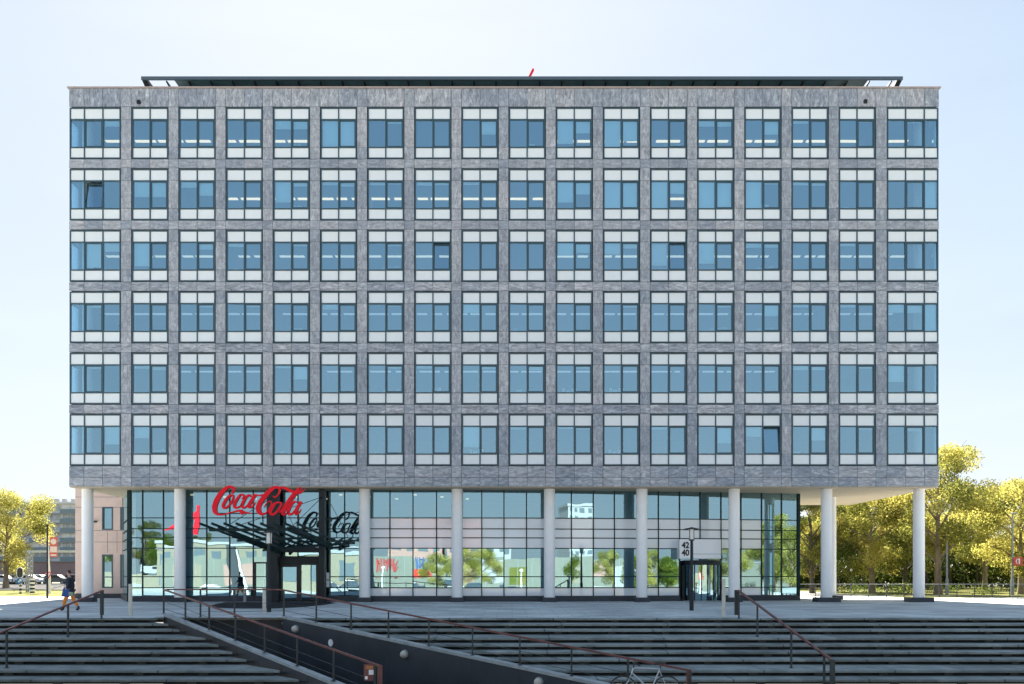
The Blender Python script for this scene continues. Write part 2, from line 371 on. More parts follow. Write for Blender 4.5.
# ------------------------------------------------------------------ sunken ramp walls
def slope_wall(name, X, off, thick, h, ya, yb, label, zb=-3.4):
    root = thing(name, label, 'wall')
    b = MB(); c = MB(); side = 1 if thick > 0 else -1
    cuts = [ya]; 
    y = ya
    while y > yb+.01:
        y2 = max(yb, y-1.28); b_z1, b_z2 = stairz(y)+h, stairz(y2)+h
        g = .012
        p1, p2 = Vector((X(y-g)+off, y-g)), Vector((X(y2+g)+off, y2+g))
        q1, q2 = p1+Vector((thick,0)), p2+Vector((thick,0))
        n = len(b.v)
        b.v += [(p1.x,p1.y,zb),(p2.x,p2.y,zb),(p2.x,p2.y,b_z2-.09),(p1.x,p1.y,b_z1-.09),(q1.x,q1.y,zb),(q2.x,q2.y,zb),(q2.x,q2.y,b_z2-.09),(q1.x,q1.y,b_z1-.09)]
        for q in ((0,1,2,3),(7,6,5,4),(3,2,6,7),(1,5,6,2),(4,0,3,7),(0,4,5,1)): b.f.append(tuple(n+i for i in q)); b.c.append(None); b.mi.append(0)
        y = y2
    e = .025*side
    za, zc = stairz(ya)+h, stairz(yb)+h
    pts = [(X(ya)+off-e, ya, za-.088), (X(yb)+off-e, yb, zc-.088), (X(yb)+off-e, yb, zc), (X(ya)+off-e, ya, za)]
    c.prism(pts, (thick+2*e,0,0))
    b.build('wall_panel', M['trench'], root); c.build('coping', M['coping'], root)
    return root
slope_wall('ramp_wall', nearX, .08, .20, .16, 37.98, 21, 'dark near wall of the sunken ramp with pale sloping coping, beside the left steps')
slope_wall('ramp_wall', farX, -.02, .27, .09, 37.55, 21, 'dark far wall of the sunken ramp with round lamps, beside the right steps')
m = MB(); m.box(-13.3, -8.5, 38.15, 38.35, -3.4, -.09); r_ = thing('ramp_wall', 'dark level wall closing the sunken ramp below the plaza edge', 'wall')
m.build('wall_panel', M['trench'], r_); m = MB(); m.box(-13.6,-8.4,38.0,38.4,-.088,.02); m.build('coping', M['coping'], r_)
m = MB(); m.poly([(nearX(38.3),38.3,-3.3),(farX(38.3),38.3,-3.3),(farX(21),21,-3.3),(nearX(21),21,-3.3)])
m.quad((nearX(21),21,-3.3),(farX(21),21,-3.3),(farX(21),21,LOW),(nearX(21),21,LOW))
m.quad((nearX(20)-.1,20,LOW),(farX(20)+.3,20,LOW),(farX(21)+.3,21,LOW),(nearX(21)-.1,21,LOW))
tag(m.build('ramp_floor', M['asphalt']), kind='structure')

def ramp_lamp(px, Y, z, label, big=True):
    x = farX(Y)-.02
    nrm = Vector((-1, -1.149, 0)).normalized()
    t = thing('wall_lamp', label, 'wall lamp', (x, Y, z), math.atan2(nrm.y, nrm.x)+math.pi/2, 'round lamps on the ramp wall' if big else None)
    m = MB()
    if big:
        m.lathe(0,0,[(.15,0),(.15,.05),(.135,.07)],20); d = m.build('base_ring', M['grey'], t, True); d.rotation_euler = (R(90),0,0)
        m = MB(); m.lathe(0,0,[(.125,.06),(.12,.11),(.09,.16),(.04,.185),(.005,.19)],20); d = m.build('lamp_glass', M['cream'], t, True); d.rotation_euler = (R(90),0,0)
    return t
ramp_lamp(297, 37.0, -.37, 'round bulkhead lamp on the ramp wall, leftmost and nearest the plaza edge')
ramp_lamp(406, 33.13, -.99, 'round bulkhead lamp on the ramp wall, second from the plaza edge')
ramp_lamp(541, 29.35, -1.5, 'round bulkhead lamp on the ramp wall, lowest, at the bottom of the picture')
Yd = 35.68; t = thing('round_sign', 'small flat white disc on the dark ramp wall between two lamps', 'sign', (farX(Yd)-.02, Yd, -.79), math.atan2(-1.149,-1)+math.pi/2)
m = MB(); m.lathe(0,0,[(.125,0),(.125,.02)],24); d = m.build('disc', M['white'], t); d.rotation_euler = (R(90),0,0)
m = MB(); m.lathe(0,0,[(.14,0),(.14,.012)],24); d = m.build('rim', M['grey'], t); d.rotation_euler = (R(90),0,0)

# ------------------------------------------------------------------ railings
def railing(label, top, bases, wires=(.5,.8), plates=(), pm='rail'):
    """top: polyline of the hand rail, bases: list of (point on rail, foot z)"""
    root = thing('handrail', label, 'handrail', (0,0,0))
    m = MB(); 
    for a, b in zip(top, top[1:]): m.bar(a, b, .075, .05)
    m.build('rail', M['rail'], root)
    for p, z in bases:
        m = MB(); m.bar((p[0],p[1],z), (p[0],p[1],p[2]-.02), .05, .075); m.box(p[0]-.06,p[0]+.06,p[1]-.06,p[1]+.06,z,z+.015); m.build('post', M['post'], root)
    m = MB()
    for f in wires:
        for (p, z), (q, z2) in zip(bases, bases[1:]):
            m.bar((p[0],p[1],p[2]*(1-f)+z*f), (q[0],q[1],q[2]*(1-f)+z2*f), .014)
    if wires: m.build('wire', M['post'], root)
    for p, z0 in plates:
        m = MB(); m.box(p[0]-.065,p[0]+.065,p[1]-.03,p[1]+.03,z0,p[2]+.02); m.build('end_plate', M[pm], root)
    return root
def tz(Y):
    k = 0
    for i, e in enumerate(EDGE):
        if Y < e: k = i+1
    return -.17*k
for xx, lb in ((-15.36,'red topped handrail running down the left steps'), (8.49,'red topped handrail running straight down the right steps')):
    A = (xx,37.5,1.045); B = (xx,26.5,-.62)
    def rp(Y): return (xx, Y, 1.045+(Y-37.5)*.1514)
    railing(lb, [A, B], [(rp(37.42),0.0),(rp(34.6),-.51),(rp(30.4),-1.19),(rp(27.2),LOW)], wires=(), plates=[((xx-.06,37.6,1.04),.12),((xx,26.5,-.62),LOW)], pm='post')
def nr(d): Y = 38.1-d; return (nearX(Y)+.13, Y, 1.07-.148*d)
bs = [(nr(d), stairz(38.1-d)+.16) for d in (0,1.7,3.4,5.1,6.8,8.5,10.2,11.9)]
railing('red topped handrail on the near wall of the sunken ramp, ending at a small notice', [nr(0), nr(12.1)], bs, plates=[(nr(12.1), LOW+.1)])
def fr_(d): Y = 37.75-d; return (farX(Y)+.12, Y, 1.07-.165*d)
bs = [(fr_(d), stairz(37.75-d)+.09) for d in [.1+1.28*i for i in range(10)]]
railing('red topped handrail on the far wall of the sunken ramp, sloping down the right steps', [(-13.2,38.2,1.07),(-9.05,38.2,1.07), fr_(0), fr_(11.6)],
        [((-11.9,38.2,1.07),.02),((-10.6,38.2,1.07),.02)]+bs, plates=[(fr_(11.6), LOW)])
# notice board at the end of the near rail
e = nr(11.75)
t = thing('notice_board', 'small red framed notice at the lower end of the near ramp handrail', 'sign', (e[0]-.02, e[1]-.09, e[2]))
m = MB(); m.box(-.15,.15,-.02,.02,-.46,-.03); m.build('board', mat('notice_red',(.18,.05,.05),.5), t)
m = MB(); m.box(-.02,.11,-.024,-.021,-.30,-.17); m.box(-.12,-.05,-.024,-.021,-.42,-.34); m.build('paper', M['white'], t)
m = MB(); m.box(-.10,.10,-.024,-.021,-.15,-.06); m.build('stripe', mat('notice_orange',(.45,.16,.05),.5), t)

# ------------------------------------------------------------------ the office building
YF, YB = 57.5, 72.5
XL, XR = PX(69), PX(939)
ZT, ZS = PZ(87), PZ(487)
B = thing('office_building', 'grey stone and glass office block raised on white round columns', 'office building', (0,YF,0))
def bpart(mb, name, mats, smooth=False, parent=None, fixn=True):
    o = mb.build(name, mats, None, smooth, fixn=fixn); o.parent = parent or B
    if o.parent is B: o.matrix_parent_inverse = Matrix.Translation((0,-YF,0))
    return o
WT = [107.3+61.38*r for r in range(6)]; WH = 51.1
bays = [(131.7+47.17*k, 131.7+47.17*k+36.2) for k in range(16)]
cornerL, cornerR = (69.25,120.4), (887.4,938.75)
allw = [cornerL]+bays+[cornerR]
# stone cladding in separate slabs
m = MB(); G = .010
def slab(x0,x1,z0,z1,dirn,y0=YF,dy=.09):
    tone = rng.random(); j = rng.uniform(-.0015,.0015)
    m.box(x0+G,x1-G,y0+j,y0+dy,z0+G,z1-G,(rng.random(), dirn, tone))
def stone_rows(py0, py1, dirn):
    z1, z0 = PZ(py0), PZ(py1)
    for i, (a, b) in enumerate(allw):
        n = 3 if i in (0,17) else 2
        a2 = 69 if i == 0 else a-.5; b2 = 939 if i == 17 else b+.5
        xs = [PX(a2)] + ([PX(83.9),PX(102.4)] if i == 0 else [PX(905.8),PX(924.6)] if i == 17 else [PX((a+b)/2)]) + [PX(b2)]
        for u, v in zip(xs, xs[1:]): slab(u, v, z0, z1, dirn)
        if i < 17: slab(PX(b+.5), PX(allw[i+1][0]-.5), z0, z1, dirn*.8)
stone_rows(88.3, 106.6, 1.0)
for r in range(6):
    t0, b0 = WT[r], WT[r]+WH
    for i in range(17):                       # piers
        a, b = PX(allw[i][1]+.5), PX(allw[i+1][0]-.5)
        for ya, yb in ((t0-.7,t0+11.8),(t0+11.8,t0+39.8),(t0+39.8,b0+.7)): slab(a, b, PZ(yb), PZ(ya), .75)
    if r < 5: stone_rows(b0+.7, WT[r+1]-.7, .0 if r > 1 else .35)
zb = WT[5]+WH+.7
stone_rows(zb, zb+(486.6-zb)*.55, .1); stone_rows(zb+(486.6-zb)*.55, 486.6, .1)
# end walls in slabs
for sx in (-1, 1):
    x = XL if sx < 0 else XR
    y = YF+.1
    for k in range(12):
        y2 = y+(YB-YF-.2)/12
        for r in range(30):
            z0 = ZS+(ZT-.07-ZS)*r/30; z1 = ZS+(ZT-.07-ZS)*(r+1)/30
            c = (rng.random(), .3, rng.random())
            xa, xb = (x, x+.09) if sx < 0 else (x-.09, x)
            wz = any(PZ(WT[q]+WH) < (z0+z1)/2 < PZ(WT[q]) for q in range(6))
            if k < 1 and wz: continue
            m.box(xa, xb, y+G, y2-G, z0+G, z1-G, c)
        y = y2
bpart(m, 'stone_cladding', M['stone'])
# coping, parapet
m = MB(); m.box(XL-.09, XR+.09, YF-.08, YF+.35, ZT-.07, ZT+.0); bpart(m, 'parapet_coping', M['capping'])
# structure behind: walls, roof
m = MB()
for sx in (-1,1):
    x = XL+.1 if sx < 0 else XR-.3
    m.box(x, x+.2, YF+1.35, YB-.1, ZS+.1, ZT-.1)
m.box(XL+.1, XR-.1, YB-.3, YB, ZS+.1, ZT-.1)
m.box(XL+.1, XR-.1, YF+.12, YB-.31, ZT-.5, ZT-.2)
def strip(y0,y1): m.box(XL+.1, XR-.1, YF+.1, YF+.24, PZ(y1), PZ(y0))
strip(88.3,107.2)
for r in range(5): strip(WT[r]+WH+.1, WT[r+1]-.1)
strip(WT[5]+WH+.1, 486.3)
for i in range(17): m.box(PX(allw[i][1]-.7), PX(allw[i+1][0]+.7), YF+.245, YF+.36, ZS+.1, ZT-.1)
bpart(m, 'wall', M['back'])
m = MB(); m.box(XL+.02, XR-.02, YF+.1, YB, ZS-.02, ZS+.09); bpart(m, 'soffit', M['conc'])
# floors and ceilings inside
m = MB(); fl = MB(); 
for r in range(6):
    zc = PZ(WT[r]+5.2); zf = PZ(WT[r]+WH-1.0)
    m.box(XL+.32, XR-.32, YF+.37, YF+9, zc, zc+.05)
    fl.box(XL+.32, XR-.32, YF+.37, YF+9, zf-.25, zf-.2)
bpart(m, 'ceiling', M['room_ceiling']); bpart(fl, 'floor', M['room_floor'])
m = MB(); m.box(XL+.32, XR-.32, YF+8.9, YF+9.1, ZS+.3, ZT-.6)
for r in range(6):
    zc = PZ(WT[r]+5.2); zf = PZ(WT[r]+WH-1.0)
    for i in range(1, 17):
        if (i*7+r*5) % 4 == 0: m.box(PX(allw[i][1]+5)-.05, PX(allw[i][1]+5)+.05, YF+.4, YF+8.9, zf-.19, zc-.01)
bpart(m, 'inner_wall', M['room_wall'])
# lamp rows
lit = [[(103,367,1),(552,940,1)], [(214,560,1),(668,690,1)], [(103,460,1),(552,905,1)], [(103,900,2)], [(170,280,2),(325,780,2)]]
for r, rows in enumerate(lit):
    mm = MB(); z = PZ(WT[r]+5.2); any_ = False
    for a, b, k in rows:
        x = PX(a)*61.3/57.5 + rng.random()*.3; xe = PX(b)*61.3/57.5
        while x < xe-.6:
            L_ = rng.choice((1.25,1.25,1.5,.62)); x2 = min(xe, x+L_); mm.box(x, x2, 61.15, 61.43, z-.045, z-.004); x = x2+rng.choice((.18,.22,.3))
    o = bpart(mm, 'ceiling_light', M['lamp1'] if r < 2 else M['lamp2'] if r == 2 else M['lamp3'])
# corner columns standing behind the corner panes
COLX = [PX(78.7)+5.422*k for k in range(10)]
for k in (0, 9):
    m = MB(); m.lathe(COLX[k], 58.75, [(.30,ZS+.1),(.30,ZT-.6)], 20); bpart(m, 'inner_column', M['white'], True)

# windows ---------------------------------------------------------
fw = 1.2*.0575        # frame bar width
def win_mesh(xs, side=0):
    """frame of a window: xs mullion x positions from the left edge (m); z from 0 at bottom"""
    H = WH*.0575; t1 = H-11.9*.0575; t2 = H-39.8*.0575
    W = xs[-1]; m = MB(); d0, d1 = .03, .14
    m.box(0,W,d0,d1,0,fw); m.box(0,W,d0,d1,H-fw,H)
    m.box(0,fw,d0,d1,fw+.001,H-fw-.001); m.box(W-fw,W,d0,d1,fw+.001,H-fw-.001)
    for x in xs[1:-1]: m.box(x-fw/2,x+fw/2,d0,d1,fw+.001,H-fw-.001)
    for z in (t1,t2):
        for a, b in zip(xs, xs[1:]):
            xa = a+(fw if a == 0 else fw/2)+.001; xb = b-(fw if b == W else fw/2)-.001
            m.box(xa,xb,d0+.004,d1,z-fw/2,z+fw/2)
    if side:
        x = 0 if side < 0 else W
        s = 1 if side < 0 else -1
        for z in (0,H-fw,t1-fw/2,t2-fw/2): m.box(min(x,x+s*.1),max(x,x+s*.1),d1+.001,1.3,z,z+fw)
        m.box(min(x,x+s*.1),max(x,x+s*.1),1.2,1.3,fw+.001,H-fw-.001)
    return m, H, t1, t2
def pane_x(xs,i):
    W = xs[-1]; a, b = xs[i], xs[i+1]
    return a+(fw if a == 0 else fw/2), b-(fw if b == W else fw/2)
def glass_mesh(xs, t1, t2, skip, side=0):
    m = MB()
    for i in range(len(xs)-1):
        if i == skip: continue
        a, b = pane_x(xs,i); m.quad((a,.09,t2+fw/2),(b,.09,t2+fw/2),(b,.09,t1-fw/2),(a,.09,t1-fw/2))
    if side:
        x = .05 if side < 0 else xs[-1]-.05
        m.quad((x,.145,t2+fw/2),(x,1.2,t2+fw/2),(x,1.2,t1-fw/2),(x,.145,t1-fw/2))
    return m
def panel_mesh(xs, H, t1, t2, side=0, lo=True):
    m = MB(); rows_ = ((fw,t2-fw/2),) if lo else ((t1+fw/2,H-fw),)
    for i in range(len(xs)-1):
        a, b = pane_x(xs,i)
        for z0, z1 in rows_: m.box(a+.002,b-.002,.07,.10,z0+.002,z1-.002)
    if side:
        x = .04 if side < 0 else xs[-1]-.06
        for z0, z1 in rows_: m.box(x,x+.02,.145,1.19,z0+.002,z1-.002)
    return m
def sash_mesh(xs, t1, t2, i):
    """opening sash, origin at its lower front edge"""
    a, b = pane_x(xs,i); h = t1-t2-fw; m = MB(); s = .06; a += .004; b -= .004
    m.box(a,b,-.03,.05,.003,s); m.box(a,b,-.03,.05,h-s,h-.003); m.box(a,a+s,-.03,.05,s+.001,h-s-.001); m.box(b-s,b,-.03,.05,s+.001,h-s-.001)
    m.quad((a+s,.01,s),(b-s,.01,s),(b-s,.01,h-s),(a+s,.01,h-s), mi=1)
    return m
kinds = {}
for key, pxs, sk, side in (('mid', (0,18.1,36.2), 1, 0), ('cl', (0,14.8,33.3,51.15), 1, -1), ('cr', (0,18.6,37.3,51.35), 1, 1)):
    xs = [p*.0575 for p in pxs]
    fm, H, t1, t2 = win_mesh(xs, side)
    kinds[key] = dict(xs=xs, H=H, t1=t1, t2=t2, side=side, sk=sk, frame=fm.mesh('window_frame', M['frame']),
        glass=glass_mesh(xs,t1,t2,sk,side).mesh('glass_pane', M['glass'], fixn=False), panel=panel_mesh(xs,H,t1,t2,side).mesh('opaque_panel', M['panel']), panel2=panel_mesh(xs,H,t1,t2,side,False).mesh('opaque_panel', M['panel']),
        sash=sash_mesh(xs,t1,t2,sk).mesh('sash', [M['frame'], M['glass']], fixn=True))
BL = {(0,4):{0:.3,1:.3},(0,5):{0:.95,1:.95},(0,8):{1:.5},(0,10):{0:.85,1:.45},(0,11):{0:1,1:.75},(0,0):{2:.2},(0,13):{0:.2,1:.2},(0,14):{1:.5},(0,16):{1:.05},(0,17):{1:.07},
 (1,1):{0:.55,1:.55},(1,2):{0:.2,1:.5},(1,4):{0:.75,1:.15},(1,5):{0:.1,1:.15},(1,6):{0:.1,1:.07},(1,7):{0:.12,1:.1},(1,10):{0:.75,1:.45},(1,11):{0:1,1:1},(1,12):{0:1,1:.42},(1,13):{0:1,1:1},(1,14):{0:1,1:.07},(1,15):{0:.1,1:.12},(1,17):{2:1},
 (2,0):{1:.9,2:.3},(2,1):{0:.85},(2,2):{1:.22},(2,3):{0:.12},(2,10):{0:.45,1:.35},(2,11):{0:.4,1:.18},(2,12):{0:.8},(2,13):{0:.75},(2,14):{0:.15,1:.15},(2,17):{},
 (3,0):{1:.1},(3,5):{0:.18},(3,8):{0:.3},(3,3):{1:.08},(3,14):{1:.42},(3,17):{0:.3,1:.3,2:1},(3,6):{1:.06},(3,11):{1:.1},
 (4,0):{1:.1},(4,1):{0:.1,1:.15},(4,4):{1:.5,0:.08},(4,8):{1:.12},(4,9):{1:.15},(4,15):{0:.15,1:.15},(4,17):{0:.6},(4,10):{1:.1},
 (5,0):{2:.65},(5,1):{0:.42},(5,8):{0:.75},(5,10):{0:.06,1:.08},(5,13):{1:.6},(5,14):{0:.35},(5,12):{},(5,17):{1:.15},(5,15):{1:.5},(5,2):{0:.1}}
OPEN = {(1,0):9.0,(2,7):6.0,(2,12):5.0,(5,14):8.0}
blind_cache = {}
for r in range(6):
    for i, (a, b) in enumerate(allw):
        key = 'cl' if i == 0 else 'cr' if i == 17 else 'mid'; K = kinds[key]
        f = link('corner_window' if key != 'mid' else 'window', K['frame'], B)
        f.location = (PX(a), 0, PZ(WT[r]+WH))
        g = link('glass_pane', K['glass'], f); g.rotation_euler = (R(rng.uniform(-.5,.5)), 0, R(rng.uniform(-.25,.25)))
        link('opaque_panel', K['panel'], f); link('opaque_panel', K['panel2'], f)
        s = link('sash', K['sash'], f); s.location = (0, .08, K['t2']+fw/2)
        s.rotation_euler = (R(-OPEN[(r,i)]) if (r,i) in OPEN else R(rng.uniform(-.5,.5)), 0, R(rng.uniform(-.05,.05)))
        for pn, fr in BL.get((r,i), {}).items():
            kk = (key, pn, fr)
            if kk not in blind_cache:
                xa, xb = pane_x(K['xs'], pn); h = (K['t1']-K['t2']-fw)*fr; mb = MB()
                mb.box(xa+.03, xb-.03, 0, .012, K['t1']-fw/2-h, K['t1']-fw/2-.005)
                blind_cache[kk] = mb.mesh('blind', M['blind'])
            o = link('blind', blind_cache[kk], f); o.location = (0,.19 if (r,i) not in OPEN else .3,0)
clut = {}
for f in [o for o in B.children if o.name.startswith(('window','corner_window'))]:
    key = 'mid' if f.name.startswith('window') else None
    if key is None: continue
    K = kinds['mid']
    if rng.random() < .55:
        q = rng.randrange(7)
        if q not in clut:
            g_ = random.Random(q); mb = MB(); x = g_.uniform(.15,1.2); zb_ = K['t2']-.02
            for _ in range(g_.choice((1,2,3))):
                w__ = g_.uniform(.12,.42); mb.box(x, x+w__, 0, .15, zb_, zb_+g_.uniform(.12,.42)); x += w__+.05
            clut[q] = mb.mesh('desk_clutter', M['clutter'] if q % 3 else M['white'])
        o = link('desk_clutter', clut[q], f); o.location = (0, rng.uniform(.35,1.0), 0)
    if rng.random() < .35 and not any(c.name.startswith('blind') for c in f.children):
        pn = rng.randrange(2); kk = ('mid', pn, .09)
        if kk not in blind_cache:
            xa, xb = pane_x(K['xs'], pn); mb = MB(); mb.box(xa+.03, xb-.03, 0, .012, K['t1']-fw/2-.14, K['t1']-fw/2-.005); blind_cache[kk] = mb.mesh('blind', M['blind'])
        o = link('blind', blind_cache[kk], f); o.location = (0,.19,0)
# small black camera boxes on the top band
for px, py in ((139.2,102.6),(865,102)):
    m = MB(); m.box(PX(px)-.09,PX(px)+.09,YF-.16,YF-.002,PZ(py)-.09,PZ(py)+.09); m.box(PX(px)-.05,PX(px)+.05,YF-.20,YF-.161,PZ(py)-.05,PZ(py)+.05); bpart(m, 'camera_box', M['black'])

# roof pergola -------------------------------------------------------
zr = PZ(76.3,59.5); xa, xb = PX(141,59.5), PX(903,59.5)
m = MB(); m.box(xa, xb, 59.5, 59.62, zr-.19, zr)
m.box(xa, xb, 63.4, 63.5, zr-.2, zr-.02)
canopy_beam = bpart(m, 'roof_canopy', mat('slate_fascia', (.07,.105,.14), .5))
m = MB(); x = PX(143,59.5)
while x < xb:
    m.prism([(x,59.63,zr-.2),(x,63.39,zr-.16),(x,63.39,zr-.3),(x,61.6,zr-.5),(x,59.63,zr-.26)], (.08,0,0)); x += 1.31
for sx, xe in ((1,xa),(-1,xb)): m.prism([(xe+sx*.02,59.63,zr-.05),(xe+sx*.02,63.3,zr-.05),(xe+sx*.02,63.3,zr-.3),(xe+sx*.02,61.4,zr-.75),(xe+sx*.02,59.63,zr-.2)],(sx*.3,0,0))
o = m.build('rafter', M['dark'], canopy_beam)
m = MB(); m.box(PX(176,60.0), PX(866,60.0), 59.64, 63.38, zr-.14, zr-.10)
m.build('roof_glazing', M['glazeroof'], canopy_beam)
m = MB(); m.box(XL+4.5, XR-4.5, 63.6, 70, ZT-.19, zr-.1); bpart(m, 'penthouse', M['glazeroof'])
m = MB()
for x in (PX(527.2,61),):
    m.bar((x-.12,60.4,zr-.1),(x+.36,60.4,zr+.86),.24,.10)
t = thing('roof_marker', 'small slanting red marker standing on the roof edge', 'sign', (PX(529,60.4),60.4,zr)); o = m.build('marker', M['red'], t); o.matrix_parent_inverse = Matrix.Translation(-t.location)

# columns ---------------------------------------------------------------
for k, x in enumerate(COLX):
    if k == 2: continue
    free = k in (0,8,9)
    m = MB(); m.lathe(x, 58.7, [(.325,.26),(.325,ZS-.02)], 32); c = bpart(m, 'column', M['white'], True)
    hw = .66 if k > 7 else .42
    m = MB(); m.box(x-hw, x+hw, 58.7-hw*.9, 58.7+hw*.9, .0, .27); m.build('column_base', M['plinth'], c)
x = PX(831.5,65); m = MB(); m.lathe(x,65,[(.3,.24),(.3,ZS-.02)],32); c = bpart(m,'column',M['white'],True)
m = MB(); m.box(x-.6,x+.6,64.5,65.5,0,.25); m.build('column_base', M['plinth'], c)

# lobby glass wall --------------------------------------------------------
def YG(X): return 59.4 if X < -5 else 59.4+.0054*(X+5)**2
def on_glass(px):
    Y = 59.4
    for _ in range(30): Y = YG(PX(px,Y))
    return Vector((PX(px,Y), Y))
ZG = 6.63
mull = [129.5,142.7,163.5,184.5,206.8,229.8,253.3,270,298,322,344.7,369,390,413,436.6,459.5,481.8,504,526.5,549,571.4,593.3,614.4,637,658.4,679.6,700,721,741,761.6,781.5,798.5]
trans_y = [517.9,528.8,537.8,548.2,576.7,587.7]         # measured where the wall is frontal
tzs = [CZ+(VY-y)/F*59.4 for y in trans_y]
lobby_frame = MB(); lobby_glass = MB(); spand = MB(); spand_lo = MB(); foot = MB(); head = MB()
pts = [on_glass(p) for p in mull]
pts = [Vector((PX(123.2,66.5),66.5))]+pts
for i, (p, q) in enumerate(zip(pts, pts[1:])):
    if i > 0: lobby_frame.bar((p.x,p.y,.33),(p.x,p.y,ZG),.06,.12)
    doorway = mull[i-1] in (270,298) if i > 0 else False
    revolve = i > 0 and 679 < mull[i-1] < 700.5
    for z in tzs:
        if (doorway and z < 2.7) or (revolve and z < 2.4): continue
        lobby_frame.bar((p.x,p.y,z),(q.x,q.y,z),.08,.055)
    zlow = 2.7 if doorway else 2.45 if revolve else .33
    zs = [zlow]+sorted(z for z in tzs if z > zlow)+[ZG]
    right = i > 0 and mull[i-1] >= 369
    for a, b in zip(zs, zs[1:]):
        j1, j2 = rng.uniform(-.0016,.0016), rng.uniform(-.0016,.0016)
        mid = (a+b)/2
        is_sp = right and (tzs[3] < mid < tzs[0] or mid < tzs[5])
        tgt = lobby_glass
        if is_sp and mull[i-1] < 760:
            (spand if mid > 2 else spand_lo).quad((p.x,p.y+j1,a),(q.x,q.y+j1,a),(q.x,q.y+j2,b),(p.x,p.y+j2,b)); continue
        tgt.quad((p.x,p.y+j1,a),(q.x,q.y+j1,a),(q.x,q.y+j2,b),(p.x,p.y+j2,b))
    if not (doorway or revolve):
        n = Vector((q.y-p.y, -(q.x-p.x), 0)).normalized()*.14
        foot.prism([(p.x,p.y,0),(q.x,q.y,0),(q.x,q.y,.34),(p.x,p.y,.34)], n)
p = pts[-1]; lobby_frame.bar((p.x,p.y,.0),(p.x,p.y,ZG),.16,.2)
lobby_frame.bar((pts[1].x,pts[1].y,.0),(pts[1].x,pts[1].y,ZG),.22,.2)
lobby_frame.bar((pts[1].x+.55,pts[1].y+.1,.0),(pts[1].x+.55,pts[1].y+.1,ZG),.4,.1)
# right return of the lobby
q = Vector((18.6,72.3)); n = 8
for k in range(n):
    a = p.lerp(q,k/n); b = p.lerp(q,(k+1)/n)
    lobby_glass.quad((a.x,a.y,.33),(b.x,b.y,.33),(b.x,b.y,ZG),(a.x,a.y,ZG)); lobby_frame.bar((b.x,b.y,0),(b.x,b.y,ZG),.06,.12)
    for z in tzs: lobby_frame.bar((a.x,a.y,z),(b.x,b.y,z),.08,.055)
gw = bpart(lobby_frame, 'lobby_glass_wall', M['darkgreen'])
lobby_glass.build('glazing', M['lobby'], gw, fixn=False)
gp = glass_mat('fritted', .3, (.9,.95,1), (1,1,1))
spand.build('pale_panel', mat('pale_back_panel', (.78,.83,.88), .06, var=.05, scale=.5, spec=1.0), gw, fixn=False)
spand_lo.build('pale_panel', bpy.data.materials['pale_back_panel'], gw, fixn=False)
bpart(foot, 'plinth', M['plinth'])
# lobby inside
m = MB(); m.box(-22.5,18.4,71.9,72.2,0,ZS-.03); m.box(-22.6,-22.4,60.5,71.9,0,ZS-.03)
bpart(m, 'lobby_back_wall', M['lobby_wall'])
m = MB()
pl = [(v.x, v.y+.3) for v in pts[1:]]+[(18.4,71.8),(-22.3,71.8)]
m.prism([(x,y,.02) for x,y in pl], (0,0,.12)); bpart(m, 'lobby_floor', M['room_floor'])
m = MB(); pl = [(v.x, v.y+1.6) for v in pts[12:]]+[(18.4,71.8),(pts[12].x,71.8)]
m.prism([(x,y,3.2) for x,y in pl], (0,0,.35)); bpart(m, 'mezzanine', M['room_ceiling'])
# lit downlights in the lobby soffit
m = MB()
for k in range(12):
    x = -20+k*1.55; m.lathe(x, 62.5+ (k%3)*1.7, [(.10,ZS-.10),(.10,ZS-.03)], 10)
bpart(m, 'downlight', M['lamp1'])

# portal and canopy of the left entrance -----------------------------------
m = MB(); x0, x1 = PX(268,58.7), PX(278.8,58.7)
m.box(x0,x1,58.35,59.0,0,ZS-.02); m.box(PX(319.8,58.7),PX(325.4,58.7),58.35,59.0,0,ZS-.02)
m.box(x1+.002,PX(319.8,58.7)-.002,58.45,58.75,PZ(552,58.7),PZ(547.5,58.7))
portal = bpart(m, 'entrance_portal', M['dark'])
ec = thing('entrance_canopy', 'dark green slatted steel canopy rising forward above the left entrance', 'canopy', (-12.5,58.5,3.2))
def cpt(u, v):   # u 0..1 left to right, v 0..1 front to back
    xf = PX(199.5,49)+u*(PX(297,49)-PX(199.5,49)); xb_ = PX(269,58.2)+u*(PX(341,58.2)-PX(269,58.2))+.0
    zf = 4.13; zb_ = 3.05+.38*u
    return Vector((xf*(1-v)+xb_*v, 49+9.1*v, zf*(1-v)+zb_*v))
def crel(mb, name, mt):
    o = mb.build(name, mt, ec); o.matrix_parent_inverse = Matrix.Translation(-ec.location); return o
for k in range(9):
    m = MB(); u = k/8; m.bar(cpt(u,0), cpt(u,1), .06, .11); crel(m, 'slat', M['darkgreen'])
for u in (.14,.86):
    m = MB(); a, b = cpt(u,.06), cpt(u,1); dn = Vector((0,0,1))
    m.prism([a-dn*.1, b-dn*.1, b-dn*.32, a-dn*.16], (.14,0,0)); crel(m, 'girder', M['darkgreen'])
m = MB()
for v in (.12,.5,.9): m.bar(cpt(0,v)-Vector((0,0,.16)), cpt(1,v)-Vector((0,0,.16)), .1, .12)
crel(m, 'cross_beam', M['darkgreen'])
m = MB()
for u, px in ((.14,273),(.86,322)):
    m.tube([cpt(u,.15), P(px,497,58.4)], .018, 6)
m.tube([cpt(.14,.2), P(322,497,58.4)], .018, 6); m.tube([cpt(.86,.15), P(360,512,58.4)], .018, 6)
crel(m, 'tie_rod', M['dark'])
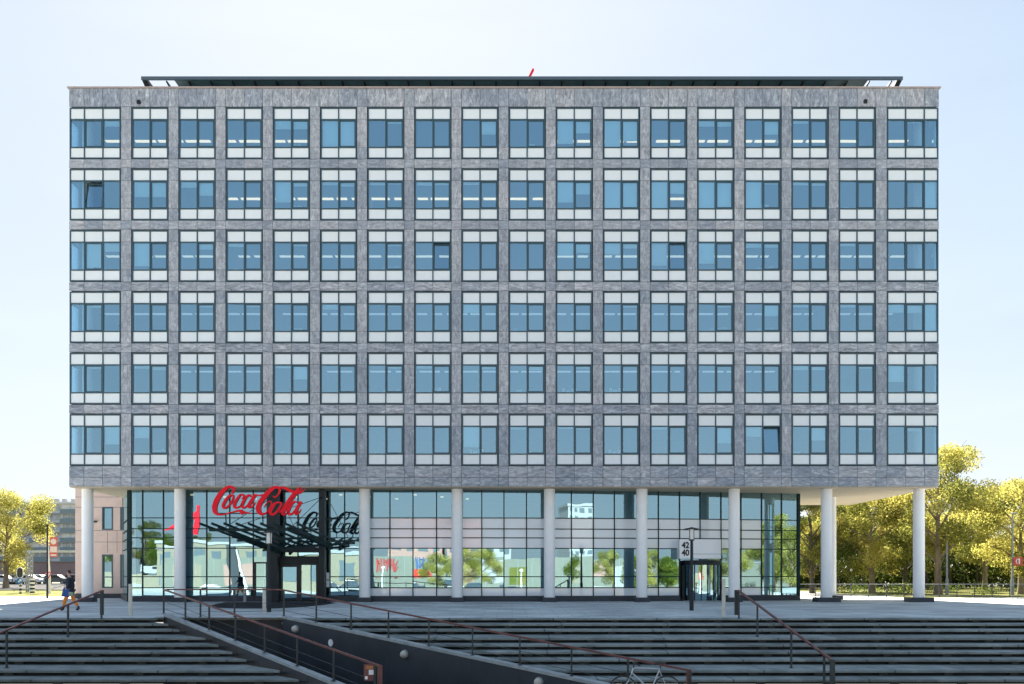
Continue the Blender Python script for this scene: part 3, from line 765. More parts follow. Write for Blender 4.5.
# entrance box with sliding door
Yd = 58.95
m = MB()
def rect(mb, a, b, c, d, y0, y1): mb.box(PX(a,y0),PX(b,y0),y0,y1,PZ(d,y0),PZ(c,y0))
m = MB(); rect(m,279,318.5,557,564.8,Yd,Yd+1.5)
doorbox = bpart(m, 'entrance_door', M['dark'])
m = MB(); rect(m,279,281.5,565,600.8,Yd,Yd+.3); rect(m,296.6,300.8,565,600.8,Yd,Yd+.3); rect(m,316,318.5,565,600.8,Yd,Yd+.3); rect(m,281.6,296.5,565,567,Yd+.05,Yd+.2); rect(m,310.7,311.5,565,600,Yd+.1,Yd+.15)
m.build('door_frame', M['black'], doorbox).matrix_parent_inverse = Matrix.Identity(4)
m = MB(); y = Yd+.12
m.quad(P(281.6,600,y),P(296.5,600,y),P(296.5,567,y),P(281.6,567,y)); m.quad(P(300.9,600,y),P(316,600,y),P(316,565,y),P(300.9,565,y))
m.build('door_glass', M['lobby'], doorbox, fixn=False)
# side door left of the portal
m = MB(); rect(m,253.5,255,562,600,59.25,59.35); rect(m,266,267.6,562,600,59.25,59.35); rect(m,255.1,265.9,562,563.5,59.25,59.35)
bpart(m, 'side_door', M['black'])

# script sign ------------------------------------------------------------
YS = 48.9
def cat(pts, n=6):
    out = []
    for i in range(len(pts)-1):
        p0 = pts[max(i-1,0)]; p1 = pts[i]; p2 = pts[i+1]; p3 = pts[min(i+2,len(pts)-1)]
        for k in range(n):
            t = k/n
            out.append(tuple(.5*((2*b)+(-a+c)*t+(2*a-5*b+4*c-d)*t*t+(-a+3*b-3*c+d)*t**3) for a,b,c,d in zip(p0,p1,p2,p3)))
    out.append(pts[-1]); return out
def stroke(mb, pts, ox, closed=False, dy=0.0):
    if closed: pts = pts+[pts[0]]
    pts = cat(pts)
    Lp, Rp = [], []
    for i, (x,y,wd) in enumerate(pts):
        a = pts[max(i-1,0)]; b = pts[min(i+1,len(pts)-1)]
        if closed and i in (0,len(pts)-1): a, b = pts[-2], pts[1]
        dx, dz = b[0]-a[0], b[1]-a[1]; L = math.hypot(dx,dz) or 1
        nx, nz = -dz/L*wd/2, dx/L*wd/2
        Lp.append(P(ox+(x+nx)/18, 482+(y+nz)/18, YS)); Rp.append(P(ox+(x-nx)/18, 482+(y-nz)/18, YS))
    off = Vector((0,.16,0)); d = Vector((0,dy,0))
    for i in range(len(Lp)-1):
        a,b,c,e = Lp[i]+d, Lp[i+1]+d, Rp[i+1]+d, Rp[i]+d
        mb.quad(a,b,c,e,mi=0); mb.quad(e+off,c+off,b+off,a+off,mi=2)
        mb.quad(a,b,b+off,a+off,mi=1); mb.quad(e,c,c+off,e+off,mi=1)
    for i in (0,-1): mb.quad(Lp[i]+d,Rp[i]+d,Rp[i]+d+off,Lp[i]+d+off,mi=1)
sg = thing('script_sign', 'large red script lettering reading Coca-Cola standing on the front of the entrance canopy', 'sign', (PX(258,YS),YS,4.3))
letters = {
 'letter_c': [(208,[(425,205,22),(455,165,38),(462,115,48),(420,88,46),(355,92,52),(270,160,74),(185,270,88),(128,395,90),(115,480,86),(135,550,66),(190,585,36),(270,585,22),(360,562,20),(460,536,24),(545,515,34),(620,518,44)],0),
              (208,[(575,520,30),(600,560,48),(612,590,10)],0),(208,[(610,525,40),(670,548,36),(730,556,22),(790,565,5)],0)],
 'letter_o': [(208,[(430,232,34),(370,262,46),(305,345,54),(268,430,52),(300,468,40),(365,430,34),(430,340,34),(455,260,32)],1)],
 'letter_c.001': [(208,[(600,300,12),(640,275,34),(635,232,34),(580,232,36),(520,310,50),(470,400,56),(485,458,46),(550,450,26),(610,400,14)],0)],
 'letter_a': [(208,[(770,262,30),(740,235,36),(680,275,46),(630,360,54),(608,430,52),(640,462,38),(700,425,26),(755,340,22)],0),
              (208,[(850,222,60),(795,310,58),(735,410,56),(735,455,40),(785,445,30),(850,365,14)],0)],
 'hyphen': [(252,[(15,250,30),(70,232,26),(130,240,24),(190,225,20)],0)],
 'letter_c.002': [(252,[(375,250,16),(400,275,24),(455,245,26),(492,175,32),(492,120,42),(440,92,46),(350,128,68),(235,245,84),(140,380,90),(110,480,90),(135,550,74),(190,580,40),(260,545,24),(325,450,20),(350,380,20),(325,345,18),(270,370,16),(215,455,14)],0)],
 'letter_o.001': [(252,[(470,365,30),(410,390,46),(350,475,56),(325,550,52),(370,585,40),(440,540,36),(505,450,36),(525,380,32)],1)],
 'letter_l': [(252,[(490,545,20),(545,505,44),(610,410,58),(680,300,56),(760,200,50),(840,120,40),(870,105,28),(850,150,22),(770,260,22),(680,390,24),(600,500,30),(545,570,44),(600,580,30),(660,530,16)],0)],
 'swash': [(252,[(470,105,30),(560,98,44),(640,135,54),(720,172,50),(820,195,44),(890,175,34),(950,120,8)],0)],
 'letter_a.001': [(252,[(800,365,30),(765,355,34),(710,400,46),(665,485,54),(650,555,50),(700,582,36),(760,520,24),(800,450,22)],0),
              (252,[(880,350,56),(830,440,56),(780,535,54),(790,580,38),(840,555,26),(880,490,12)],0)],
}
for nme, st in letters.items():
    m = MB()
    for j, (ox, pp, cl) in enumerate(st): stroke(m, pp, ox, bool(cl), j*.004+(.012 if nme in ('swash','hyphen') else 0))
    o = m.build(nme.split('.')[0], [M['red'], M['redside'], M['grey_back']], sg, fixn=False); o.matrix_parent_inverse = Matrix.Translation(-sg.location)
m = MB()
for px in (225,262,285,298): m.bar(P(px,514,YS)+Vector((0,.12,-.03)), (PX(px,YS),YS+.2,4.1), .05)
m.bar(P(214,513.4,YS+.22), P(300,513.4,YS+.22), .05, .05)
o = m.build('support', M['dark'], sg); o.matrix_parent_inverse = Matrix.Translation(-sg.location)

# numbered box over the revolving door --------------------------------------
YN = 59.75
def text_mesh(s, size, bold=.012):
    cu = bpy.data.curves.new('t', 'FONT'); cu.body = s; cu.size = size; cu.extrude = .012; cu.offset = bold
    o = bpy.data.objects.new('t', cu); COL.objects.link(o); dg = bpy.context.evaluated_depsgraph_get()
    me = bpy.data.meshes.new_from_object(o.evaluated_get(dg)); bpy.data.objects.remove(o); return me
ns = thing('number_sign', 'white box sign with house numbers 42 and 40 above the revolving door', 'sign', (PX(700,YN),YN,PZ(558.8,YN)))
def nrel(o): o.matrix_parent_inverse = Matrix.Translation(-ns.location); return o
m = MB(); m.box(PX(679.6,YN),PX(721,YN),YN,YN+1.3,PZ(558.8,YN),PZ(539.2,YN)); o = nrel(m.build('box', M['white'], ns)); bv = o.modifiers.new('b','BEVEL'); bv.width=.02; bv.segments=2
m = MB(); m.box(PX(693,YN),PX(693.4,YN),YN-.003,YN,PZ(558.6,YN),PZ(539.4,YN)); m.box(PX(693.4,YN),PX(721,YN),YN-.003,YN,PZ(554.2,YN),PZ(553.8,YN)); nrel(m.build('joint', M['grey'], ns))
for s, py in (('42',548.3),('40',555.8)):
    me = text_mesh(s, .50, .019); me.materials.append(M['black']); o = link('number', me, ns); o.location = (PX(681.8,YN),YN-.006,PZ(py,YN)+.02); o.rotation_euler = (R(90),0,0); o.scale = (.88,1,1); nrel(o)
# revolving door
cx, cy, rr = PX(701,61.0), 61.0, 1.17
rd = thing('revolving_door', 'dark framed revolving glass door under the white numbered box', 'revolving door', (cx,cy,0))
m = MB(); m.lathe(0,0,[(rr,2.18),(rr,2.47)],32); m.build('drum_head', M['dark'], rd, True)
m = MB(); m.lathe(0,0,[(rr,0.004),(rr,.05)],32); m.build('floor_ring', M['grey'], rd, True)
m = MB()
for a in range(200, 341, 20): m.bar((rr*math.cos(R(a)),rr*math.sin(R(a)),.051),(rr*math.cos(R(a)),rr*math.sin(R(a)),2.179),.05)
for a in (195,345): m.bar((rr*math.cos(R(a)),rr*math.sin(R(a)),.051),(rr*math.cos(R(a)),rr*math.sin(R(a)),2.179),.14)
m.build('door_post', M['dark'], rd)
m = MB()
for a in range(180, 360, 12):
    p, q = [(rr*.985*math.cos(R(t)), rr*.985*math.sin(R(t))) for t in (a, a+12)]
    m.quad((p[0],p[1],.05),(q[0],q[1],.05),(q[0],q[1],2.18),(p[0],p[1],2.18))
m.build('curved_glass', M['lobby'], rd, fixn=False)
for a in (20,110,200,290):
    m = MB(); m.bar((.05*math.cos(R(a)),.05*math.sin(R(a)),1.1),((rr-.15)*math.cos(R(a)),(rr-.15)*math.sin(R(a)),1.1),.03,2.0); m.build('door_leaf', M['grey'], rd)

# papers on the portal post, green bin, seats
t = thing('poster', 'white notices fixed beside the left entrance portal', 'poster', (PX(327.3,59.3),59.3,PZ(587.5,59.3)))
m = MB(); y=59.28
for a,b,c,d in ((325.3,329.3,572.6,579.5),(325,329.4,580.4,587.2)): m.box(PX(a,y)-t.location.x,PX(b,y)-t.location.x,-.03,-.01,PZ(d,y)-t.location.z,PZ(c,y)-t.location.z)
m.build('sheet', M['white'], t)
gx = PX(261,60.2); t = thing('green_cabinet', 'bright lime green cabinet standing behind the glass left of the entrance', 'cabinet', (gx,60.3,.14))
lime = mat('lime', (.30,.62,.05), .5, emit=(.30,.62,.05), es=.12)
m = MB(); m.box(-.38,.38,0,.4,0,1.05); m.build('body', mat('lime_green',(.32,.70,.04),.4), t); m = MB(); m.box(-.30,.02,-.03,-.002,.25,.7); m.build('label_panel', M['dark'], t)
def chair(x, y, rz, label, col):
    t = thing('lounge_chair', label, 'chair', (x,y,.14), rz, 'lounge chairs behind the lobby glass')
    m = MB(); m.prism([(-.35,-.35,.38),(.35,-.35,.38),(.38,.35,.34),(-.38,.35,.34)],(0,0,.12)); m.build('seat', col, t)
    m = MB(); m.tube([(-.36,.1,.6),(-.3,.34,.75),(0,.42,.85),(.3,.34,.75),(.36,.1,.6)],[.05,.09,.13,.09,.05],8); m.build('backrest', col, t, True)
    for sx in (-.28,.28):
        for sy in (-.28,.28):
            m = MB(); m.bar((sx,sy,0),(sx,sy,.38),.035); m.build('leg', M['grey'], t)
crim = mat('crimson_seat',(.42,.03,.04),.6)
for x, lb in ((331,'leftmost'),(340,'middle'),(350,'rightmost')):
    chair(PX(x,60.7),60.6+(x%3)*.2,rng.uniform(-.6,.6),f'crimson lounge chair behind the lobby glass, {lb} of the three right of the entrance', crim)
for x, lb in ((745,'left'),(755,'right')):
    chair(PX(x,63.5),63.3,rng.uniform(-.6,.6),f'dark lounge chair behind the lobby glass right of the revolving door, {lb} of the pair', M['black'])

# ------------------------------------------------------------------ pink stone block on the left
pk = thing('stone_building', 'pale pink stone block with dark framed tall windows behind the left end of the office', 'building', (-28,68,0))
def prel(mb, name, mt, par=None, fixn=True):
    o = mb.build(name, mt, par or pk, fixn=fixn)
    if par is None: o.matrix_parent_inverse = Matrix.Translation(-pk.location)
    return o
m = MB(); xa_, xb_ = -29.7, PX(122.2,68)
wn = [(102,113,507,530),(102,113,554.5,588)]
Yp = 68.0
xs = [xa_, PX(102,Yp), PX(113,Yp), xb_]
def pz(y): return PZ(y,Yp)
m.box(xa_,xs[1],Yp,Yp+.35,0.3,15.5); m.box(xs[2],xb_,Yp,Yp+.35,0.3,15.5)
for z0, z1 in ((.3,pz(588)),(pz(554.5),pz(530)),(pz(507),15.5)): m.box(xs[1],xs[2],Yp+.001,Yp+.349,z0,z1)
m.box(xa_,xb_,Yp+.36,84,.3,15.4)
wall = prel(m,'wall',M['pink'])
m = MB(); m.box(xa_-.05,xb_+.05,Yp-.06,84.1,0,.3); prel(m,'plinth',M['plinth'])
m = MB()
for z in (pz(542),pz(530.5),pz(507)-.02, pz(497)): m.box(xa_,xb_,Yp-.004,Yp-.0005,z-.012,z+.012)
for x in (PX(117,Yp),PX(107.5,Yp)): m.box(x-.01,x+.01,Yp-.0045,Yp-.0006,pz(553),pz(531))
prel(m,'joint',M['plinth'])
m = MB(); m.box(PX(95.3,Yp)-.12,PX(95.3,Yp)+.12,Yp-.25,Yp-.01,pz(522.5),pz(521)); prel(m,'wall_light',M['dark'])
for a,b,c,d in wn:
    z0,z1 = pz(d),pz(c); x0,x1 = PX(a,Yp),PX(b,Yp); m = MB(); f=.09
    m.box(x0,x1,Yp-.02,Yp+.2,z0,z0+f); m.box(x0,x1,Yp-.02,Yp+.2,z1-f,z1); m.box(x0,x0+f,Yp-.02,Yp+.2,z0+f,z1-f); m.box(x1-f,x1,Yp-.02,Yp+.2,z0+f,z1-f)
    if d-c > 30: m.box(x0+f,x1-f,Yp-.01,Yp+.19,pz(577.5),pz(576.5))
    w_ = prel(m,'window',M['frame']); m = MB(); m.quad((x0+f,Yp+.1,z0+f),(x1-f,Yp+.1,z0+f),(x1-f,Yp+.1,z1-f),(x0+f,Yp+.1,z1-f)); o = m.build('pane', M['lobby'], w_, fixn=False)
for c,d in ((507,530),(554.5,588)):
    m = MB(); m.box(PX(120.3,Yp),xb_+.03,Yp-.03,Yp+.15,pz(d),pz(c)); prel(m,'window_edge',M['frame'])

# ------------------------------------------------------------------ street lamps, bollards
def street_lamp(px, pyb, ptop, label):
    Y = CZ*F/(pyb-VY); H = PZ(ptop,Y)
    t = thing('street_lamp', label, 'street lamp', (PX(px,Y),Y,0), 0, 'lantern lamps on the plaza')
    m = MB(); m.lathe(0,0,[(.10,0),(.10,.9),(.075,.95),(.06,H-.62)],14); m.build('pole', M['dark'], t, True)
    m = MB(); m.lathe(0,0,[(.11,H-.56),(.13,H-.10)],16); m.build('lantern_glass', mat('lantern_glass_'+str(px)[:3],(.75,.76,.74),.3), t, True)
    m = MB(); m.lathe(0,0,[(.13,H-.615),(.13,H-.565)],16)
    for a in range(4): m.bar((.14*math.cos(a*1.571+.7),.14*math.sin(a*1.571+.7),H-.6),(.14*math.cos(a*1.571+.7),.14*math.sin(a*1.571+.7),H-.08),.02)
    m.lathe(0,0,[(.32,H-.10),(.33,H-.075),(.12,H-.03),(.02,H)],24); m.build('hood', M['dark'], t, True)
street_lamp(269, 612, 530.5, 'slim dark lantern lamp standing in front of the left entrance canopy')
street_lamp(691.6, 610.5, 527, 'slim dark lantern lamp standing in front of the box with numbers 42 and 40')
def bollard(px, pyt, pyb, w, label, mt):
    Y = CZ*F/(pyb-VY); H = PZ(pyt,Y)
    t = thing('bollard', label, 'bollard', (PX(px,Y),Y,0), 0, 'light posts on the plaza')
    m = MB(); m.lathe(0,0,[(w,.0),(w,H*.72)],16); m.build('shaft', mt, t, True)
    m = MB(); m.lathe(0,0,[(w*.92,H*.72+.002),(w*.92,H-.07)],16); m.build('light_band', M['cream'], t, True)
    m = MB(); m.lathe(0,0,[(w,H-.068),(w,H-.01),(w*.8,H)],16); m.build('cap', mt, t, True)
bollard(130.4,584,615.8,.075,'tall cream light post left of the glass lobby corner, near the left steps', M['cream'])
bollard(264.3,588,613.8,.075,'cream light post in front of the left entrance beside the lantern lamp', M['cream'])
bollard(245,590,602,.095,'short grey post close to the glass left of the entrance', M['grey'])
bollard(723.6,579,616.7,.072,'tall cream light post right of the revolving door, near the top step', M['cream'])

# ------------------------------------------------------------------ person walking
def skin(name, joints, edges, mt, parent, sub=2, root=0):
    me = bpy.data.meshes.new(name); me.from_pydata([j[0] for j in joints], edges, [])
    o = bpy.data.objects.new(name, me); COL.objects.link(o)
    md = o.modifiers.new('s','SKIN'); md.use_smooth_shade = True
    for v, j in zip(me.skin_vertices[0].data, joints):
        r_ = j[1]; v.radius = r_ if isinstance(r_, tuple) else (r_, r_)
    me.skin_vertices[0].data[root].use_root = True
    sb = o.modifiers.new('u','SUBSURF'); sb.levels = sub; sb.render_levels = sub
    dg = bpy.context.evaluated_depsgraph_get(); nm = bpy.data.meshes.new_from_object(o.evaluated_get(dg))
    bpy.data.objects.remove(o); nm.materials.clear(); nm.materials.append(mt)
    nm.polygons.foreach_set('use_smooth', [True]*len(nm.polygons))
    return link(name, nm, parent)
skinm = mat('skin', (.50,.30,.22), .55); navy = mat('navy_cloth', (.022,.028,.05), .85, var=.3, scale=8); orange = mat('orange_cloth', (.85,.27,.04), .8, var=.15, scale=8)
hairm = mat('brown_hair', (.045,.022,.014), .7); blue = mat('blue_cloth', (.02,.09,.34), .7, var=.3, scale=9); bootm = mat('boot', (.015,.018,.022), .6)
Yp_ = CZ*F/(610.6-VY)
man = thing('person', 'person in navy sweater and orange trousers walking left with a blue bag at the hip', 'person', (PX(70.5,Yp_),Yp_,0), 0)
# local: walks towards -X; x forward is negative
J = [((0,0,.95),(.10,.12)),((-.01,0,1.12),(.085,.11)),((-.03,0,1.32),(.085,.13)),((-.03,0,1.45),(.05,.06)),((-.055,0,1.55),.052),((-.08,0,1.61),(.062,.058)),((-.085,0,1.70),(.098,.078)),((-.075,0,1.765),(.075,.06)),
     ((0,-.10,.90),.095),((-.20,-.10,.50),.062),((-.27,-.10,.13),.042),((-.30,-.10,.06),.045),((-.43,-.10,.035),.03),
     ((0,.10,.90),.095),((.08,.10,.50),.062),((.30,.10,.17),.042),((.32,.10,.07),.045),((.20,.10,.035),.03),
     ((-.03,-.18,1.40),.045),((.03,-.23,1.17),.045),((-.10,-.22,.98),.035),((-.16,-.20,.93),.03),
     ((-.03,.18,1.40),.045),((-.12,.23,1.17),.045),((-.28,.20,1.04),.034),((-.34,.18,1.02),.028)]
E = [(0,1),(1,2),(2,3),(3,4),(4,5),(5,6),(6,7),(0,8),(8,9),(9,10),(10,11),(11,12),(0,13),(13,14),(14,15),(15,16),(16,17),(3,18),(18,19),(19,20),(20,21),(3,22),(22,23),(23,24),(24,25)]
body = skin('body', J, E, skinm, man, 2)
# fingers, nose and ears on the body mesh
bm = bmesh.new(); bm.from_mesh(body.data)
def capsule(bm, a, b, r0, r1):
    mb = MB(); a, b = Vector(a), Vector(b); mb.tube([a, a.lerp(b,.5)+Vector((0,0,.004)), b],[r0,(r0+r1)/2,r1],6)
    vs = [bm.verts.new(v) for v in mb.v]
    for f in mb.f: bm.faces.new([vs[i] for i in f]).smooth = True
for (hx,hy,hz,s) in ((-.16,-.20,.93,-1),(-.34,.18,1.02,1)):
    for k in range(4): capsule(bm,(hx-.01,hy+(k-1.5)*.018,hz-.01),(hx-.045-.01*(k in (1,2)),hy+(k-1.5)*.02,hz-.075),.010,.007)
    capsule(bm,(hx,hy-.02*s,hz),(hx-.05,hy-.045*s,hz-.03),.011,.008)
capsule(bm,(-.175,0,1.72),(-.205,0,1.69),.012,.017)
for s in (-1,1): capsule(bm,(-.08,s*.08,1.72),(-.075,s*.09,1.685),.02,.012)
bm.to_mesh(body.data); bm.free()
m = MB()
for s in (-1,1): m.lathe(0,0,[(.009,0),(.009,.004)],8)
skin('sweater', [((0,0,.90),(.17,.20)),((-.01,0,1.10),(.165,.20)),((-.02,0,1.32),(.17,.21)),((-.03,0,1.46),(.13,.16)),((-.035,0,1.52),(.08,.085)),
     ((-.03,-.19,1.41),.095),((.03,-.24,1.17),.062),((-.09,-.225,1.0),.050),((-.03,.19,1.41),.095),((-.12,.24,1.17),.062),((-.26,.205,1.055),.050)],
     [(0,1),(1,2),(2,3),(3,4),(3,5),(5,6),(6,7),(3,8),(8,9),(9,10)], navy, man)
skin('shorts', [((0,0,.95),(.15,.17)),((0,-.10,.86),.115),((-.10,-.10,.66),.10),((0,.10,.86),.115),((.05,.10,.66),.10)], [(0,1),(1,2),(0,3),(3,4)], navy, man)
skin('trouser_leg', [((-.08,-.10,.70),.098),((-.20,-.10,.50),.088),((-.265,-.10,.20),.080)], [(0,1),(1,2)], orange, man)
skin('trouser_leg', [((.04,.10,.70),.098),((.09,.10,.50),.088),((.285,.10,.22),.080)], [(0,1),(1,2)], orange, man)
skin('boot', [((-.27,-.10,.20),.062),((-.29,-.10,.06),.058),((-.42,-.10,.045),.045)], [(0,1),(1,2)], bootm, man)
skin('boot', [((.30,.10,.22),.062),((.325,.10,.07),.058),((.20,.10,.045),.045)], [(0,1),(1,2)], bootm, man)
skin('hair', [((-.06,0,1.67),(.085,.082)),((-.05,0,1.75),(.105,.09)),((-.08,0,1.79),(.085,.07)),((-.13,0,1.795),(.045,.05))], [(0,1),(1,2),(2,3)], hairm, man)
bag = thing('shoulder_bag', 'bright blue bag with a pale side pocket carried at the hip of the walking person', 'bag', (man.location.x-.12,man.location.y-.24,.62))
m = MB(); m.prism([(-.20,0,.02),(.14,0,0),(.18,0,.36),(-.12,0,.40)],(0,.16,0)); o = m.build('pouch', blue, bag); bv = o.modifiers.new('b','BEVEL'); bv.width=.04; bv.segments=3
m = MB(); m.prism([(.14,-.03,.02),(.34,-.03,.05),(.34,-.03,.22),(.14,-.03,.24)],(0,.10,0)); o = m.build('pocket', mat('pale_green_cloth',(.28,.33,.25),.8), bag); bv = o.modifiers.new('b','BEVEL'); bv.width=.03; bv.segments=2
m = MB(); m.tube([(-.1,.06,.38),(-.02,.04,.62),(.1,.05,.84),(.14,.12,.88)],.014,6); m.build('strap', blue, bag)

# ------------------------------------------------------------------ bicycle at the foot of the steps
Yb_ = 24.9
sc_ = Yb_/F
def bp(px, py): return (( px-640)*sc_, 0, PZ(py,Yb_)-LOW)
bk = thing('bicycle', 'silver framed bicycle parked at the foot of the right steps behind the ramp handrail', 'bicycle', (PX(640,Yb_),Yb_,LOW), 0)
fwc = (-.50,0,.34); rwc = (.60,0,.34); head = (-.24,0,.86); headb = (-.28,0,.74); seat = (.42,0,.84); bb = (.20,0,.30)
m = MB()
for a, b, r_ in ((head,seat,.019),(headb,bb,.02),(seat,bb,.018),(bb,rwc,.012),((.41,0,.80),rwc,.010),(head,headb,.023)): m.tube([a,b],r_,8)
silver = mat('silver_paint',(.48,.50,.53),.3,.4)
m.build('frame', silver, bk, True)
m = MB(); m.tube([headb,(-.36,-.0,.55),(-.50,-.05,.34)],.013,8); m.tube([headb,(-.36,0,.55),(-.50,.05,.34)],.013,8); m.build('fork', silver, bk, True)
for c in (fwc, rwc):
    m = MB(); m.tube([(c[0]+.325*math.cos(a*math.pi/18),0,c[2]+.325*math.sin(a*math.pi/18)) for a in range(37)],.018,6,False); wh = m.build('wheel', M['black'], bk, True)
    m = MB(); m.tube([(c[0]+.30*math.cos(a*math.pi/18),0,c[2]+.30*math.sin(a*math.pi/18)) for a in range(37)],.010,6,False)
    for k in range(14):
        a = k*math.pi/7; m.tube([(c[0],(k%2-.5)*.04,c[2]),(c[0]+.3*math.cos(a),0,c[2]+.3*math.sin(a))],.002,4)
    m.tube([(c[0],-.05,c[2]),(c[0],.05,c[2])],.02,8); m.build('rim', M['grey'], wh, True)
m = MB(); m.tube([head,(-.22,0,.98)],.014,8); m.tube([(-.10,-.27,.95),(-.24,-.18,.99),(-.24,.18,.99),(-.10,.27,.95)],.014,8); m.build('handlebar', M['black'], bk, True)
m = MB(); m.tube([seat,(.44,0,.93)],.014,8); m.prism([(.28,-.03,.94),(.56,-.08,.96),(.56,.08,.96),(.28,.03,.94)],(0,0,.05)); m.build('saddle', M['black'], bk)
m = MB(); m.tube([(bb[0],-.06,bb[2]),(bb[0],-.05,bb[2])],.09,16); m.bar((bb[0],-.08,bb[2]),(bb[0]+.1,-.08,bb[2]-.13),.02); m.bar((bb[0],.08,bb[2]),(bb[0]-.1,.08,bb[2]+.13),.02); m.build('crank', M['dark'], bk)
bk.location.x = PX(643,Yb_)

# ------------------------------------------------------------------ trees
def leaf_mesh(name, blobs, n, size, lm, seed, flat=.0):
    g = np.random.default_rng(seed)
    blobs = np.array(blobs, float); w_ = blobs[:,3]**2*1.0; w_ /= w_.sum()
    bi = g.choice(len(blobs), n, p=w_)
    d = g.normal(size=(n,3)); d /= np.linalg.norm(d,axis=1,keepdims=True)
    rad = (1-np.abs(g.normal(size=n))*.30).clip(.05,1.12)
    c = blobs[bi,:3] + d*(blobs[bi,3]*rad)[:,None]*np.array([1,1,.8])
    c += g.normal(size=(n,3))*.10
    a = g.normal(size=(n,3)); a /= np.linalg.norm(a,axis=1,keepdims=True); b = g.normal(size=(n,3)); b -= (b*a).sum(1,keepdims=True)*a; b /= np.linalg.norm(b,axis=1,keepdims=True)
    s = size*g.uniform(.55,1.25,n)[:,None]
    v = np.stack([c-a*s*.5, c+b*s*.32+a*s*.1, c+a*s*.5, c-b*s*.32+a*s*.1],1).reshape(-1,3)
    me = bpy.data.meshes.new(name); me.vertices.add(4*n); me.vertices.foreach_set('co', v.ravel()); me.loops.add(4*n); me.polygons.add(n)
    me.loops.foreach_set('vertex_index', np.arange(4*n)); me.polygons.foreach_set('loop_start', np.arange(0,4*n,4)); me.polygons.foreach_set('loop_total', np.full(n,4))
    me.update(calc_edges=True)
    tone = (g.random(len(blobs))*.6)[bi] + g.random(n)*.4
    ca = me.color_attributes.new('rnd','FLOAT_COLOR','CORNER'); t4 = np.repeat(tone,4); ca.data.foreach_set('color', np.stack([t4,t4,t4,np.ones_like(t4)],1).ravel())
    me.materials.append(lm); return me
def tree_kind(seed, H, spread, clear, n, lm, bark, size=.22, nb=11, tr=.22, br=1.0):
    g = random.Random(seed); m = MB()
    lean = g.uniform(-.3,.3)
    tp = [(lean*t*t,0,H*.72*t) for t in (0,.1,.3,.55,.8,1)]
    m.tube(tp,[tr*1.5,tr*1.1,tr*.92,tr*.7,tr*.42,tr*.2],10)
    blobs = []
    for k in range(nb):
        t = .32+.68*k/(nb-1); z0 = clear*.75+(H*.72-clear*.75)*max(0,(t-.32)/.68)*.85
        a = k*2.4+g.uniform(-.5,.5); prof = math.sin(math.pi*min(1,(k+1.6)/(nb+1.6)))**.7
        L_ = spread*prof*g.uniform(.65,1.05); z1 = clear+ (H-clear)*(.12+.78*k/(nb-1))*g.uniform(.92,1.08)
        p0 = Vector((lean*.4,0,z0)); p1 = Vector((L_*.5*math.cos(a),L_*.5*math.sin(a),(z0+z1)/2+.4)); p2 = Vector((L_*math.cos(a),L_*math.sin(a),z1))
        m.tube([p0,p1,p2],[tr*.42,tr*.26,tr*.07],7)
        for q in range(4):
            d = Vector((g.gauss(0,1),g.gauss(0,1),g.gauss(0,.6))).normalized(); r_ = spread*g.uniform(.17,.30)*br; c = p1.lerp(p2,g.uniform(.45,1.1))+d*spread*.26
            blobs.append((c.x,c.y,min(c.z,H-r_*.7),r_)); m.tube([p1.lerp(p2,.5),c],[tr*.12,tr*.03],5)
    blobs.append((lean,0,H-spread*.2,spread*.25))
    me = m.mesh('trunk', bark, True); lf = leaf_mesh('crown', blobs, n, size, lm, seed)
    return me, lf
def plant(kind, x, y, s, rz, label, group='plane trees behind the fence', name='plane_tree'):
    t = thing(name, label, 'tree', (x,y,0), rz, group); t.scale = (s,s,s)
    link('trunk', kind[0], t); link('crown', kind[1], t); return t
TK = dict(
 a=tree_kind(11, 11.8, 4.6, 2.6, 34000, LEAF['yellow'], M['bark'], .175, 14, .26),
 b=tree_kind(23, 10.0, 4.8, 2.5, 32000, LEAF['yellow'], M['bark'], .175, 13, .24),
 c=tree_kind(37, 11.0, 4.0, 2.0, 20000, LEAF['olive'], M['darkbark'], .22, 12, .22),
 g=tree_kind(51, 9.0, 3.2, 2.2, 20000, LEAF['green'], M['darkbark'], .24, 14, .18, 1.5),
)
def TX(px,Y): return PX(px,Y)
plant(TK['a'], TX(938,80), 80, 1.0, .6, 'tallest yellow green plane tree just right of the office, with a bare pale trunk')
plant(TK['b'], TX(872,86), 86, .95, 2.1, 'bright yellow plane tree seen between the two right free standing columns')
plant(TK['b'], TX(1021,80.5), 80.5, .93, 4.0, 'yellow plane tree at the right edge of the picture beside the red sign')
plant(TK['c'], TX(905,96), 96, .9, 3.3, 'olive plane tree standing behind the right corner column')
plant(TK['a'], TX(985,100), 100, .88, 1.4, 'yellow plane tree farther back between the tallest tree and the red sign')
plant(TK['c'], TX(812,84), 84, .78, 2.4, 'olive brown tree beside the right end of the glass lobby')
plant(TK['g'], TX(836,92), 92, 1.0, 4.4, 'dark olive tree seen past the back column under the office')
plant(TK['b'], TX(1075,84), 84, 1.0, 5.2, 'yellow plane tree beyond the right edge of the picture')
plant(TK['b'], TX(6,113), 113, 1.10, 1.0, 'large yellow tree on the lawn at the left edge in front of the apartment block', 'street trees on the left')
plant(TK['a'], TX(-42,118), 118, 1.0, 2.0, 'yellow tree beyond the left edge of the picture', 'street trees on the left')
